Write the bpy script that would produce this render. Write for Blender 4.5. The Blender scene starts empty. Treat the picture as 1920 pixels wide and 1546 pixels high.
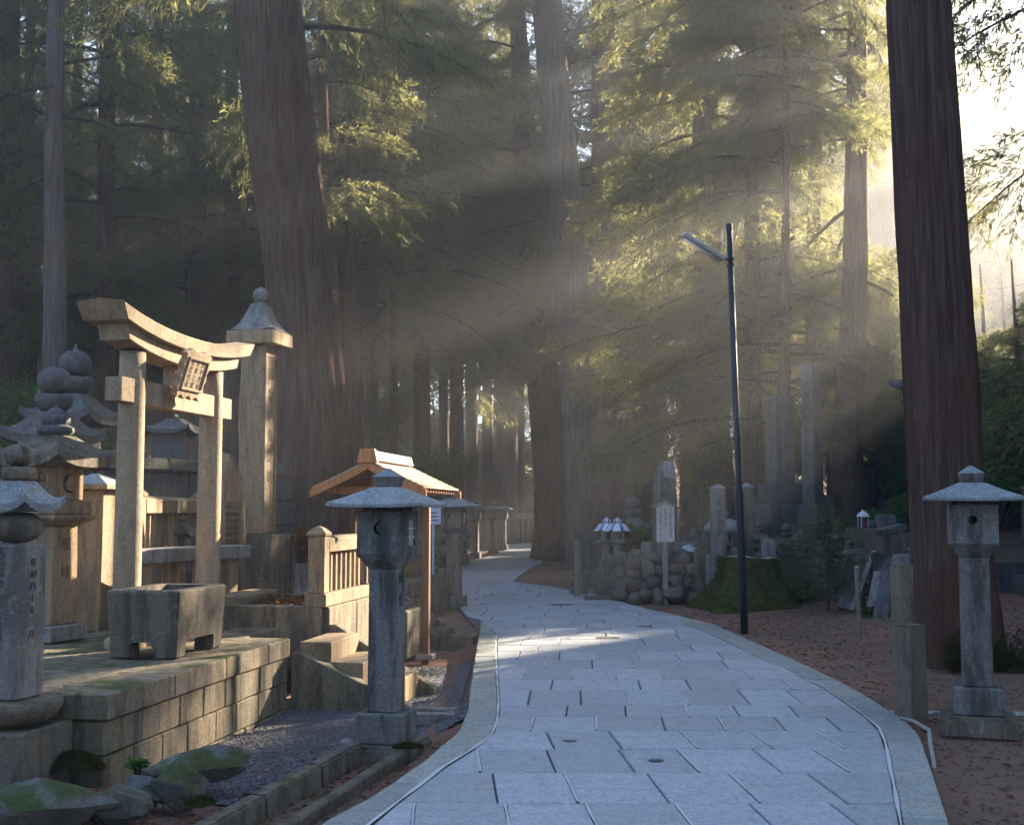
import bpy, bmesh, math, random
from mathutils import Vector, Matrix, noise

rnd = random.Random(11)
R = math.radians
sc = bpy.context.scene
col = sc.collection

# ------------------------------------------------------------------ camera
FPX, HEYE = 2200.0, 1.57
PITCH = math.atan(187 / FPX)
cam = bpy.data.cameras.new('camera')
cam.lens = FPX / 1920 * 36
cam.sensor_width = 36
cam.clip_start, cam.clip_end = 0.1, 2000
cam_ob = bpy.data.objects.new('camera', cam)
col.objects.link(cam_ob)
cam_ob.location = (0, 0, HEYE)
cam_ob.rotation_euler = (math.pi / 2 + PITCH, 0, 0)
sc.camera = cam_ob

# ------------------------------------------------------------------ sky, sun, exposure
SUN_AZ, SUN_EL = R(40.0), R(20.0)            # to the right of the view axis, above the horizon
SUN = Vector((math.sin(SUN_AZ) * math.cos(SUN_EL), math.cos(SUN_AZ) * math.cos(SUN_EL), math.sin(SUN_EL)))
world = bpy.data.worlds.new('World')
sc.world = world
world.use_nodes = True
wn = world.node_tree
sky = wn.nodes.new('ShaderNodeTexSky')
sky.sky_type = 'NISHITA'
sky.sun_disc = False
sky.sun_elevation = SUN_EL
sky.sun_rotation = SUN_AZ
sky.air_density, sky.dust_density, sky.ozone_density = 1.0, 0.2, 3.0
bg = wn.nodes['Background']
bg.inputs['Strength'].default_value = 0.085
wn.links.new(sky.outputs[0], bg.inputs[0])
sl = bpy.data.lights.new('sun', 'SUN')
sl.energy = 5.0
sl.angle = R(0.5)
sl.color = (1.0, 0.845, 0.64)
sun_ob = bpy.data.objects.new('sun', sl)
col.objects.link(sun_ob)
sun_ob.location = SUN * 60
sun_ob.rotation_euler = (-SUN).to_track_quat('-Z', 'Y').to_euler()
sc.view_settings.view_transform = 'Standard'
sc.view_settings.look = 'None'
sc.view_settings.gamma = 1.0
sc.view_settings.use_curve_mapping = False
sc.view_settings.exposure = 3.2
cy = sc.cycles
cy.use_denoising = True
cy.max_bounces = 4
cy.diffuse_bounces = 2
cy.glossy_bounces = 2
cy.transmission_bounces = 3
cy.volume_bounces = 0
cy.caustics_reflective = False
cy.caustics_refractive = False
cy.sample_clamp_indirect = 4.0

# ------------------------------------------------------------------ pixel helpers
def ray(u, v):
    a, b = (u - 960) / FPX, (773 - v) / FPX
    return Vector((a, math.cos(PITCH) - b * math.sin(PITCH), math.sin(PITCH) + b * math.cos(PITCH)))
def G(u, v, z=0.0):                       # where the pixel's ray meets height z
    d = ray(u, v)
    t = (z - HEYE) / d.z
    return Vector((d.x * t, d.y * t, z))
def P(u, v, Y):                           # where the pixel's ray is Y metres away
    d = ray(u, v)
    t = Y / d.y
    return Vector((d.x * t, Y, HEYE + d.z * t))
def sm(a, b, x):
    t = min(1, max(0, (x - a) / (b - a)))
    return t * t * (3 - 2 * t)

# ------------------------------------------------------------------ mesh builder
class MB:
    def __init__(s):
        s.v, s.f, s.m = [], [], []
    def add(s, vs, fs, mi=0):
        o = len(s.v)
        s.v += [tuple(p) for p in vs]
        s.f += [tuple(i + o for i in q) for q in fs]
        s.m += [mi] * len(fs)
        return s
    def box(s, c, d, rz=0, top=(1, 1), tilt=(0, 0), mi=0):    # c centre of the bottom, d size, top = scale of upper face
        x, y, z = d[0] / 2, d[1] / 2, d[2]
        vs = [(-x, -y, 0), (x, -y, 0), (x, y, 0), (-x, y, 0)]
        vs += [(a * top[0] + tilt[0], b * top[1] + tilt[1], z) for a, b, _ in vs]
        M = Matrix.Rotation(rz, 3, 'Z')
        vs = [M @ Vector(p) + Vector(c) for p in vs]
        return s.add(vs, [(3, 2, 1, 0), (4, 5, 6, 7), (0, 1, 5, 4), (1, 2, 6, 5), (2, 3, 7, 6), (3, 0, 4, 7)], mi)
    def stack(s, prof, n=4, rot=None, c=(0, 0), mi=0, close=True):  # rings of n sides; prof = (half width, z)
        rot = math.pi / n if rot is None else rot
        k = 1 / math.cos(math.pi / n) if n <= 8 else 1
        vs = []
        for r, z in prof:
            for i in range(n):
                a = rot + 2 * math.pi * i / n - math.pi / 2
                vs.append((c[0] + r * k * math.cos(a), c[1] + r * k * math.sin(a), z))
        fs = []
        for j in range(len(prof) - 1):
            for i in range(n):
                fs.append((j * n + i, j * n + (i + 1) % n, (j + 1) * n + (i + 1) % n, (j + 1) * n + i))
        if close:
            fs.append(tuple(range(n - 1, -1, -1)))
            fs.append(tuple((len(prof) - 1) * n + i for i in range(n)))
        return s.add(vs, fs, mi)
    def prism(s, poly, y0, y1, axis='y', mi=0):   # poly in x,z (axis y), y,z (axis x) or x,y (axis z)
        n = len(poly)
        def pt(a, b, d):
            return (a, d, b) if axis == 'y' else (d, a, b) if axis == 'x' else (a, b, d)
        vs = [pt(a, b, y0) for a, b in poly] + [pt(a, b, y1) for a, b in poly]
        fs = [tuple(range(n)), tuple(range(2 * n - 1, n - 1, -1))]
        fs += [((i + 1) % n, i, n + i, n + (i + 1) % n) for i in range(n)]
        return s.add(vs, fs, mi)
    def tube(s, pts, rad, n=8, mi=0, cap=True):
        pts = [Vector(p) for p in pts]
        if not hasattr(rad, '__len__'):
            rad = [rad] * len(pts)
        vs, fs = [], []
        for i, p in enumerate(pts):
            d = (pts[min(i + 1, len(pts) - 1)] - pts[max(i - 1, 0)]).normalized()
            ref = Vector((0, 0, 1)) if abs(d.z) < 0.9 else Vector((1, 0, 0))
            x = d.cross(ref).normalized()
            y = x.cross(d)
            for k in range(n):
                a = 2 * math.pi * k / n
                vs.append(p + (x * math.cos(a) + y * math.sin(a)) * rad[i])
        for i in range(len(pts) - 1):
            for k in range(n):
                fs.append((i * n + (k + 1) % n, i * n + k, (i + 1) * n + k, (i + 1) * n + (k + 1) % n))
        if cap:
            fs.append(tuple(range(n)))
            fs.append(tuple((len(pts) - 1) * n + k for k in range(n - 1, -1, -1)))
        return s.add(vs, fs, mi)
    def roof(s, W, D, h, t=0.05, lift=0.0, p=1.0, top=0.0, z=0.0, n=8, mi=0):
        # hipped roof: half sizes W, D at the eave, half size top at the apex, corners lifted, slope curved by p
        m = 6
        def zz(r, q):
            return z + h * (1 - r) ** p + lift * r ** 3 * abs(q) ** 3
        for side in range(4):
            vs, fs = [], []
            for j in range(m + 1):
                r = j / m
                for i in range(n + 1):
                    q = -1 + 2 * i / n
                    w, d = top + (W - top) * r, top + (D - top) * r
                    x, y = {0: (q * w, -d), 1: (w, q * d), 2: (-q * w, d), 3: (-w, -q * d)}[side]
                    vs.append((x, y, zz(r, q)))
            for j in range(m):
                for i in range(n):
                    a = j * (n + 1) + i
                    fs.append((a, a + n + 1, a + n + 2, a + 1))
            b0 = len(vs)
            e0 = m * (n + 1)
            for i in range(n + 1):
                x, y, zc = vs[e0 + i]
                vs.append((x, y, zc - t))
            for i in range(n + 1):
                x, y, zc = vs[e0 + i]
                vs.append((x * 0.55, y * 0.55, z - t))
            for i in range(n):
                fs.append((e0 + i, b0 + i, b0 + i + 1, e0 + i + 1))
                fs.append((b0 + i, b0 + n + 1 + i, b0 + n + 2 + i, b0 + 1 + i))
            s.add(vs, fs, mi)
        k = W * 0.55, D * 0.55
        s.add([(-k[0], -k[1], z - t), (k[0], -k[1], z - t), (k[0], k[1], z - t), (-k[0], k[1], z - t)], [(3, 2, 1, 0)], mi)
        if top > 0:
            s.add([(-top, -top, z + h), (top, -top, z + h), (top, top, z + h), (-top, top, z + h)], [(0, 1, 2, 3)], mi)
        return s
    def mesh(s, name, mats, bevel=0, smooth=False, weld=False, seg=1):
        me = bpy.data.meshes.new(name)
        me.from_pydata(s.v, [], s.f)
        for m in (mats if isinstance(mats, (list, tuple)) else [mats]):
            me.materials.append(m)
        me.polygons.foreach_set('material_index', s.m)
        if bevel or weld:
            bm = bmesh.new()
            bm.from_mesh(me)
            if weld:
                bmesh.ops.remove_doubles(bm, verts=bm.verts, dist=1e-4)
            if bevel:
                es = [e for e in bm.edges if len(e.link_faces) == 2 and e.calc_face_angle(0) > 0.5]
                bmesh.ops.bevel(bm, geom=es, offset=bevel, segments=seg, affect='EDGES', clamp_overlap=True)
            bmesh.ops.recalc_face_normals(bm, faces=bm.faces)
            bm.to_mesh(me)
            bm.free()
        if smooth:
            me.polygons.foreach_set('use_smooth', [True] * len(me.polygons))
        me.update()
        return me
    def build(s, name, mats, parent=None, loc=(0, 0, 0), rz=0, **k):
        return obj(name, s.mesh(name, mats, **k), parent, loc, rz)
def obj(name, me, parent=None, loc=(0, 0, 0), rz=0):
    o = bpy.data.objects.new(name, me)
    o.parent = parent
    o.location = loc
    o.rotation_euler = (0, 0, rz)
    col.objects.link(o)
    return o
def tag(o, label, cat, group=None):
    o['label'], o['category'] = label, cat
    if group:
        o['group'] = group
    return o
def thing(name, label, cat, loc=(0, 0, 0), rz=0, group=None):
    e = bpy.data.objects.new(name, None)
    e.empty_display_size = 0.2
    e.location, e.rotation_euler = loc, (0, 0, rz)
    col.objects.link(e)
    return tag(e, label, cat, group)
def struct(o):
    o['kind'] = 'structure'
    return o
def stuff(o):
    o['kind'] = 'stuff'
    return o
def dup(o, loc=None, rz=None, label=None, group=None, scale=None, parent=None):
    c = o.copy()
    col.objects.link(c)
    if parent is not None:
        c.parent = parent
    if loc is not None:
        c.location = loc
    if rz is not None:
        c.rotation_euler = (0, 0, rz)
    if label:
        c['label'] = label
    if group:
        c['group'] = group
    if scale:
        c.scale = (scale,) * 3 if not hasattr(scale, '__len__') else scale
    for ch in list(o.children):
        dup(ch, parent=c)
    return c

# ------------------------------------------------------------------ materials
class NT:
    def __init__(s, name):
        s.mat = bpy.data.materials.new(name)
        s.mat.use_nodes = True
        s.t = s.mat.node_tree
        s.bsdf = s.t.nodes['Principled BSDF']
        s.out = s.t.nodes['Material Output']
        s.pos = None
    def n(s, typ, props=None, **ins):
        nd = s.t.nodes.new('ShaderNode' + typ)
        for k, v in (props or {}).items():
            setattr(nd, k, v)
        for k, v in ins.items():
            key = int(k[1:]) if k[0] == '_' else k.replace('__', ' ')
            s.set(nd.inputs[key], v)
        return nd
    def set(s, sock, v):
        if isinstance(v, bpy.types.NodeSocket):
            s.t.links.new(v, sock)
        else:
            sock.default_value = v
    def P(s):
        if s.pos is None:
            s.pos = s.n('NewGeometry')
        return s.pos.outputs['Position']
    def noise(s, scale, detail=4, rough=0.55, vec=None, dist=0.0):
        return s.n('TexNoise', Vector=vec or s.P(), Scale=scale, Detail=detail, Roughness=rough, Distortion=dist).outputs['Fac']
    def ramp(s, fac, a, b, lo=0.0, hi=1.0):
        return s.n('MapRange', {'interpolation_type': 'SMOOTHSTEP'}, Value=fac, _1=a, _2=b, _3=lo, _4=hi).outputs[0]
    def mix(s, fac, a, b, mode='MIX'):
        nd = s.n('Mix', {'data_type': 'RGBA', 'blend_type': mode})
        for sock, v in ((nd.inputs[0], fac), (nd.inputs[6], a), (nd.inputs[7], b)):
            if isinstance(v, tuple) and len(v) == 3:
                v = (*v, 1)
            s.set(sock, v)
        return nd.outputs[2]
    def math(s, op, a, b=0.0):
        return s.n('Math', {'operation': op}, _0=a, _1=b).outputs[0]
    def scaled(s, vec):
        return s.n('VectorMath', {'operation': 'MULTIPLY'}, _0=s.P(), _1=vec).outputs[0]
    def bump(s, h, strength=0.4, dist=0.01, normal=None):
        b = s.n('Bump', Height=h, Strength=strength, Distance=dist)
        if normal is not None:
            s.set(b.inputs['Normal'], normal)
        return b.outputs[0]
    def done(s, colr, rough=0.8, normal=None, spec=0.3):
        s.set(s.bsdf.inputs['Base Color'], (*colr, 1) if isinstance(colr, tuple) else colr)
        s.set(s.bsdf.inputs['Roughness'], rough)
        s.set(s.bsdf.inputs['Specular IOR Level'], spec)
        if normal is not None:
            s.set(s.bsdf.inputs['Normal'], normal)
        return s.mat

def stone(name, c, speck=0.35, stain=0.6, stain_c=(0.05, 0.042, 0.035), moss=0.0, lichen=0.3, bump=0.5, warm=(1.12, 0.98, 0.84)):
    m = NT(name)
    fine = m.noise(95, 3, 0.75)
    mid = m.noise(32, 5, 0.65)
    big = m.noise(2.6, 5, 0.6, dist=0.4)
    streak = m.noise(1.0, 5, 0.65, vec=m.scaled((9, 9, 1.6)))
    rndv = m.n('ObjectInfo').outputs['Random']
    k = m.mix(m.ramp(big, 0.35, 0.7), c, tuple(a * b for a, b in zip(c, warm)))
    k = m.mix(m.math('MULTIPLY', m.ramp(rndv, 0, 1), 0.7), k, tuple(a * b for a, b in zip(c, (0.68, 0.68, 0.65))))
    k = m.mix(m.math('MULTIPLY', m.ramp(mid, 0.42, 0.66), 0.55), k, tuple(a * 0.5 for a in c))
    k = m.mix(m.math('MULTIPLY', m.ramp(fine, 0.53, 0.64), speck), k, tuple(a * 0.28 for a in c))
    k = m.mix(m.math('MULTIPLY', m.ramp(fine, 0.45, 0.34), speck), k, tuple(min(0.8, a * 1.9) for a in c))
    k = m.mix(m.math('MULTIPLY', m.ramp(streak, 0.44, 0.62), stain), k, stain_c)
    if lichen:
        lm = m.math('MULTIPLY', m.ramp(m.noise(11, 6, 0.7), 0.58, 0.66), m.ramp(big, 0.4, 0.6))
        k = m.mix(m.math('MULTIPLY', lm, lichen), k, (0.34, 0.36, 0.31))
    if moss:
        nz = m.n('SeparateXYZ', Vector=m.pos.outputs['Normal']).outputs[2]
        mf = m.math('MULTIPLY', m.ramp(m.noise(3.1, 6, 0.7), 0.62 - 0.3 * moss, 0.72 - 0.2 * moss),
                    m.ramp(m.math('ADD', nz, m.noise(4.0, 3, 0.6)), 0.45, 1.1))
        k = m.mix(mf, k, m.mix(m.noise(40, 3), (0.03, 0.042, 0.010), (0.075, 0.092, 0.018)))
    h = m.math('ADD', m.math('MULTIPLY', fine, 0.5), m.math('ADD', mid, m.math('MULTIPLY', m.noise(110, 3, 0.7), 0.6)))
    return m.done(k, m.ramp(mid, 0.2, 0.8, 0.65, 0.92), m.bump(h, bump, 0.012), 0.25)

M = {}
M['granite'] = stone('grey_granite', (0.27, 0.265, 0.25), stain=0.55)
M['lantern'] = stone('lantern_granite', (0.20, 0.20, 0.195), speck=0.6, stain=0.85, lichen=0.4, moss=0.12)
M['lantern_roof'] = stone('roof_granite', (0.30, 0.33, 0.35), speck=0.9, stain=0.2, lichen=0.7)
M['sand'] = stone('warm_granite', (0.34, 0.25, 0.150), speck=0.4, stain=0.5, lichen=0.15)
M['torii'] = stone('torii_granite', (0.43, 0.325, 0.21), speck=0.45, stain=0.3, lichen=0.1)
M['stele'] = stone('stele_granite', (0.16, 0.155, 0.155), stain=0.6, lichen=0.3)
M['old'] = stone('old_stone', (0.20, 0.17, 0.13), stain=0.7, moss=0.3, lichen=0.5, bump=0.8)
M['wall'] = stone('platform_stone', (0.25, 0.205, 0.14), stain=0.65, moss=0.5, lichen=0.35, bump=0.8)
M['dark'] = stone('dark_stone', (0.13, 0.13, 0.13), stain=0.5, lichen=0.5, moss=0.15, bump=0.7)
M['boulder'] = stone('boulder_stone', (0.16, 0.16, 0.15), stain=0.4, moss=0.75, lichen=0.4, bump=1.0)
M['rubble'] = stone('rubble_stone', (0.19, 0.16, 0.14), stain=0.4, moss=0.15, lichen=0.4, bump=1.0)
M['paver'] = stone('path_granite', (0.46, 0.475, 0.495), speck=0.4, stain=0.3, stain_c=(0.22, 0.22, 0.22), lichen=0.0, bump=0.35, warm=(0.93, 0.95, 1.0))
M['kerb'] = stone('kerb_granite', (0.36, 0.38, 0.36), speck=0.35, stain=0.25, stain_c=(0.12, 0.12, 0.10), lichen=0.2, bump=0.4)

def simple(name, c, rough=0.6, metal=0.0, spec=0.4, var=0.0, sc_=8.0):
    m = NT(name)
    k = c
    if var:
        k = m.mix(m.math('MULTIPLY', m.ramp(m.noise(sc_, 5, 0.6), 0.35, 0.7), var), c, tuple(a * 0.35 for a in c))
    m.bsdf.inputs['Metallic'].default_value = metal
    return m.done(k, rough, None, spec)
M['ink'] = simple('carved_letters', (0.06, 0.055, 0.05), 0.9, var=0.5, sc_=60)
M['void'] = simple('hollow_dark', (0.02, 0.02, 0.02), 0.95)
M['steel'] = simple('painted_steel', (0.045, 0.05, 0.055), 0.5, 0.3, var=0.4)
M['lampwhite'] = simple('lamp_enamel', (0.55, 0.5, 0.45), 0.4, var=0.3)
M['tube'] = simple('lamp_tube', (0.8, 0.8, 0.78), 0.25)
M['mortar'] = NT('mortar').done((0.50, 0.50, 0.49), 0.9)
M['joint'] = simple('joint_dirt', (0.10, 0.10, 0.10), 0.95, var=0.5, sc_=14)
M['paint'] = simple('white_board', (0.62, 0.60, 0.55), 0.6, var=0.3, sc_=12)
M['bluewhite'] = simple('sign_paint', (0.55, 0.6, 0.72), 0.4, var=0.2)
M['pipe'] = simple('plastic_pipe', (0.33, 0.31, 0.28), 0.5, var=0.3)
M['cloth'] = simple('red_cloth', (0.35, 0.03, 0.03), 0.8)

def wood(name, c, scale=1.0, rough=0.55):
    m = NT(name)
    oc = m.n('TexCoord').outputs['Object']
    v = m.n('VectorMath', {'operation': 'MULTIPLY'}, _0=oc, _1=(40 * scale, 40 * scale, 2.5 * scale)).outputs[0]
    g = m.noise(1, 5, 0.6, vec=v)
    k = m.mix(m.ramp(g, 0.3, 0.7), c, tuple(a * 0.6 for a in c))
    k = m.mix(m.math('MULTIPLY', m.ramp(m.noise(3, 4), 0.45, 0.7), 0.3), k, tuple(a * 0.7 for a in c))
    return m.done(k, rough, m.bump(g, 0.25, 0.004), 0.3)
M['cedarwood'] = wood('fresh_cedar', (0.46, 0.205, 0.08))
M['postwood'] = wood('dark_cedar', (0.20, 0.095, 0.045))  # cedar tone made darker for the shelter posts
M['shingle'] = wood('shingle_cedar', (0.50, 0.33, 0.22), 0.7, 0.5)
M['greywood'] = wood('weathered_wood', (0.34, 0.31, 0.27), 1.0, 0.8)

def ceramic():
    m = NT('blue_white_glaze')
    oc = m.n('TexCoord').outputs['Object']
    sp = m.n('SeparateXYZ', Vector=oc)
    ang = m.math('ARCTAN2', sp.outputs[1], sp.outputs[0])
    w = m.math('SINE', m.math('MULTIPLY', ang, 7))
    f = m.math('MULTIPLY', m.ramp(w, 0.1, 0.6), m.ramp(m.noise(30, 2, vec=oc), 0.35, 0.5))
    k = m.mix(f, (0.62, 0.68, 0.75), (0.03, 0.09, 0.32))
    return m.done(k, 0.15, None, 0.6)
M['ceramic'] = ceramic()

def bark(name, c1, c2, c3):
    m = NT(name)
    g1 = m.noise(1.0, 6, 0.62, vec=m.scaled((22, 22, 0.9)), dist=0.6)
    g2 = m.noise(1.0, 5, 0.65, vec=m.scaled((60, 60, 3.0)), dist=0.4)
    b = m.noise(0.9, 4, 0.6)
    pl = m.noise(1.0, 4, 0.7, vec=m.scaled((14, 14, 4.5)))
    k = m.mix(m.ramp(g1, 0.36, 0.62), c1, c2)
    k = m.mix(m.math('MULTIPLY', m.ramp(b, 0.42, 0.68), 0.75), k, c3)
    k = m.mix(m.math('MULTIPLY', m.ramp(g2, 0.52, 0.72), 0.65), k, tuple(a * 0.35 for a in c1))
    k = m.mix(m.math('MULTIPLY', m.ramp(pl, 0.64, 0.70), 0.5), k, (0.20, 0.19, 0.17))
    h = m.math('ADD', g1, m.math('MULTIPLY', g2, 0.6))
    return m.done(k, 0.95, m.bump(h, 0.9, 0.05), 0.1)
M['bark'] = bark('cedar_bark', (0.075, 0.045, 0.032), (0.160, 0.102, 0.066), (0.115, 0.055, 0.034))
M['bark_grey'] = bark('grey_cedar_bark', (0.115, 0.085, 0.075), (0.19, 0.165, 0.15), (0.13, 0.085, 0.07))
M['bark_red'] = bark('red_cedar_bark', (0.060, 0.036, 0.030), (0.130, 0.080, 0.056), (0.10, 0.040, 0.028))
M['twig'] = simple('twig_bark', (0.07, 0.05, 0.035), 0.9)

def leaf(name, c1, c2, tr=0.45, trc=None):
    m = NT(name)
    f = m.noise(0.9, 4, 0.6)
    k = m.mix(m.ramp(f, 0.3, 0.7), c1, c2)
    f2 = m.noise(14, 2)
    k = m.mix(m.math('MULTIPLY', m.ramp(f2, 0.55, 0.75), 0.5), k, tuple(a * 1.7 for a in c2))
    m.done(k, 0.6, None, 0.25)
    t = m.n('BsdfTranslucent')
    tc = trc or tuple(a * b for a, b in zip(c2, (2.3, 1.9, 0.9)))
    m.set(t.inputs[0], m.mix(m.ramp(f, 0.3, 0.7), tc, tuple(a * 0.7 for a in tc)))
    mx = m.n('MixShader', _0=tr, _1=m.bsdf.outputs[0], _2=t.outputs[0])
    m.t.links.new(mx.outputs[0], m.out.inputs[0])
    return m.mat
M['needle'] = leaf('cedar_needles', (0.028, 0.058, 0.032), (0.048, 0.085, 0.036), 0.62, (0.33, 0.325, 0.12))
M['maple'] = leaf('maple_leaves', (0.05, 0.12, 0.03), (0.08, 0.17, 0.04), 0.5)
M['shrubleaf'] = leaf('shrub_leaves', (0.04, 0.09, 0.03), (0.07, 0.13, 0.035), 0.5)
M['dryleaf'] = leaf('dry_needles', (0.10, 0.045, 0.022), (0.15, 0.07, 0.03), 0.25)
M['straw'] = leaf('dry_grass', (0.25, 0.18, 0.09), (0.36, 0.27, 0.13), 0.3)

def mossmat():
    m = NT('moss')
    f = m.noise(9, 5, 0.7)
    g = m.noise(120, 3, 0.7)
    k = m.mix(m.ramp(f, 0.35, 0.65), (0.050, 0.058, 0.014), (0.135, 0.135, 0.030))
    k = m.mix(m.math('MULTIPLY', m.ramp(m.noise(2.2, 4), 0.5, 0.7), 0.6), k, (0.06, 0.04, 0.02))
    return m.done(k, 0.95, m.bump(m.math('ADD', g, f), 1.0, 0.03), 0.1)
M['moss'] = mossmat()

def groundmat():
    m = NT('forest_soil')
    a = m.noise(0.55, 5, 0.6)
    b = m.noise(5.5, 6, 0.7)
    c = m.noise(60, 4, 0.75)
    k = m.mix(m.ramp(a, 0.38, 0.62), (0.31, 0.16, 0.11), (0.215, 0.14, 0.105))
    k = m.mix(m.math('MULTIPLY', m.ramp(b, 0.5, 0.7), 0.6), k, (0.11, 0.08, 0.07))
    k = m.mix(m.math('MULTIPLY', m.ramp(c, 0.52, 0.7), 0.6), k, (0.045, 0.035, 0.03))
    k = m.mix(m.math('MULTIPLY', m.ramp(c, 0.40, 0.28), 0.5), k, (0.24, 0.17, 0.14))
    mo = m.math('MULTIPLY', m.ramp(m.noise(1.3, 6, 0.7), 0.60, 0.70), 0.6)
    k = m.mix(mo, k, (0.055, 0.075, 0.02))
    h = m.math('ADD', m.math('MULTIPLY', b, 1.5), c)
    return m.done(k, 0.95, m.bump(h, 0.8, 0.03), 0.15)
M['soil'] = groundmat()

def gravelmat():
    m = NT('grey_gravel')
    vo = m.n('TexVoronoi', Vector=m.P(), Scale=55.0)
    g = m.noise(3, 4)
    k = m.mix(m.ramp(vo.outputs['Color'], 0.2, 0.8), (0.065, 0.065, 0.075), (0.22, 0.21, 0.22))
    k = m.mix(m.math('MULTIPLY', m.ramp(g, 0.5, 0.7), 0.55), k, (0.10, 0.06, 0.045))
    h = m.ramp(vo.outputs['Distance'], 0.0, 0.7, 1.0, 0.0)
    return m.done(k, 0.9, m.bump(h, 1.0, 0.015), 0.2)
M['gravel'] = gravelmat()
M['pebble'] = stone('pebbles', (0.15, 0.145, 0.15), speck=0.3, stain=0.2, lichen=0.3, bump=0.3)
# ================================================================== the land
def hz(x, y):
    z = -0.05
    edge = 2.9 if y < 30 else 2.9 + (y - 30) * 0.06
    z += 1.15 * sm(20.8, 26.5, y) * sm(edge + 0.2, edge + 2.6, x)
    z += 0.10 * sm(3.3, 6.0, x) * sm(10, 16, y)
    lx = -2.9 if y < 30 else -3.4
    z += 1.25 * sm(14.0, 18.0, y) * sm(lx + 0.4, lx - 1.2, x)
    z -= 0.15 * sm(-0.3, -0.75, x) * (1 - sm(15, 17, y))
    z += 0.17 * math.exp(-((x + 2.6) ** 2 / 0.5 + (y - 6.4) ** 2 / 1.4))
    far = max(0, math.hypot(x, y) - 62)
    z += 13 * sm(0, 130, far)
    amp = 0.02 if y < 26 and abs(x) < 7 else 0.05
    nearpath = sm(0.0, 1.0, abs(x - 1) - 1.6) if y < 60 else 1
    z += amp * nearpath * noise.noise(Vector((x * 0.8, y * 0.8, 3.1)))
    return z
def lin(a, b, s):
    n = max(1, round((b - a) / s))
    return [a + (b - a) * i / n for i in range(n)]
xs = lin(-250, -60, 19) + lin(-60, -14, 3) + lin(-14, -6, 0.8) + lin(-6, 8, 0.25) + lin(8, 16, 0.8) + lin(16, 60, 3) + lin(60, 250, 19) + [250]
ys = lin(-250, -40, 21) + lin(-40, 2, 3) + lin(2, 28, 0.25) + lin(28, 45, 0.7) + lin(45, 90, 3) + lin(90, 250, 16) + [250]
mb = MB()
mb.v = [(x, y, hz(x, y)) for y in ys for x in xs]
nx = len(xs)
mb.f = [(j * nx + i, j * nx + i + 1, (j + 1) * nx + i + 1, (j + 1) * nx + i) for j in range(len(ys) - 1) for i in range(nx - 1)]
mb.m = [0] * len(mb.f)
struct(mb.build('ground', M['soil'], smooth=True))

# ------------------------------------------------------------------ the path of granite pavers
LO = [(540, 1600), (600, 1546), (735, 1470), (815, 1410), (860, 1370), (878, 1330), (882, 1290), (888, 1250), (893, 1215), (899, 1185), (868, 1150), (845, 1120), (812, 1097), (818, 1085), (835, 1065), (870, 1052), (905, 1045), (940, 1035), (952, 1024)]
RO = [(1795, 1600), (1780, 1546), (1745, 1440), (1723, 1375), (1692, 1345), (1600, 1290), (1530, 1255), (1440, 1215), (1340, 1170), (1270, 1152), (1200, 1137), (1140, 1118), (1090, 1108), (1030, 1098), (962, 1090), (990, 1068), (1018, 1053), (1030, 1024)]
LI = [(640, 1600), (690, 1546), (780, 1477), (833, 1436), (886, 1404), (921, 1378), (932, 1356), (935, 1318), (932, 1265), (930, 1212), (931, 1187), (902, 1160)]
RI = [(1700, 1600), (1690, 1546), (1678, 1480), (1668, 1430), (1660, 1390), (1648, 1362), (1600, 1325), (1540, 1285), (1480, 1260), (1410, 1225), (1335, 1188), (1262, 1162)]
LO, RO, LI, RI = ([G(*q).xy for q in s] for s in (LO, RO, LI, RI))
for s in (LO, RO, LI, RI):                    # the path runs on behind the camera
    s.insert(0, s[0] + (s[0] - s[1]).normalized() * 5)
LO.append(LO[-1] + Vector((-0.6, 14)))
RO.append(RO[-1] + Vector((-0.4, 12)))
def at_y(line, y):
    for a, b in zip(line, line[1:]):
        if (a.y - y) * (b.y - y) <= 0 and a.y != b.y:
            return a.x + (b.x - a.x) * (y - a.y) / (b.y - a.y)
    return line[-1].x if y > line[-1].y else line[0].x
def inL(y):
    return at_y(LI, y) if y < LI[-1].y else at_y(LO, y) + 0.02
def inR(y):
    return at_y(RI, y) if y < RI[-1].y else at_y(RO, y) - 0.02
ysp = sorted(set([-3.0] + [p.y for p in LO + RO if p.y > -3] + lin(0, 60, 0.5)))
mb = MB()
for y in ysp:
    mb.v += [(at_y(LO, y) + 0.02, y, -0.016), (at_y(RO, y) - 0.02, y, -0.016)]
mb.f = [(2 * i, 2 * i + 1, 2 * i + 3, 2 * i + 2) for i in range(len(ysp) - 1)]
mb.m = [0] * len(mb.f)
path = struct(mb.build('path', M['mortarmix'] if 'mortarmix' in M else M['joint']))

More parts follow.
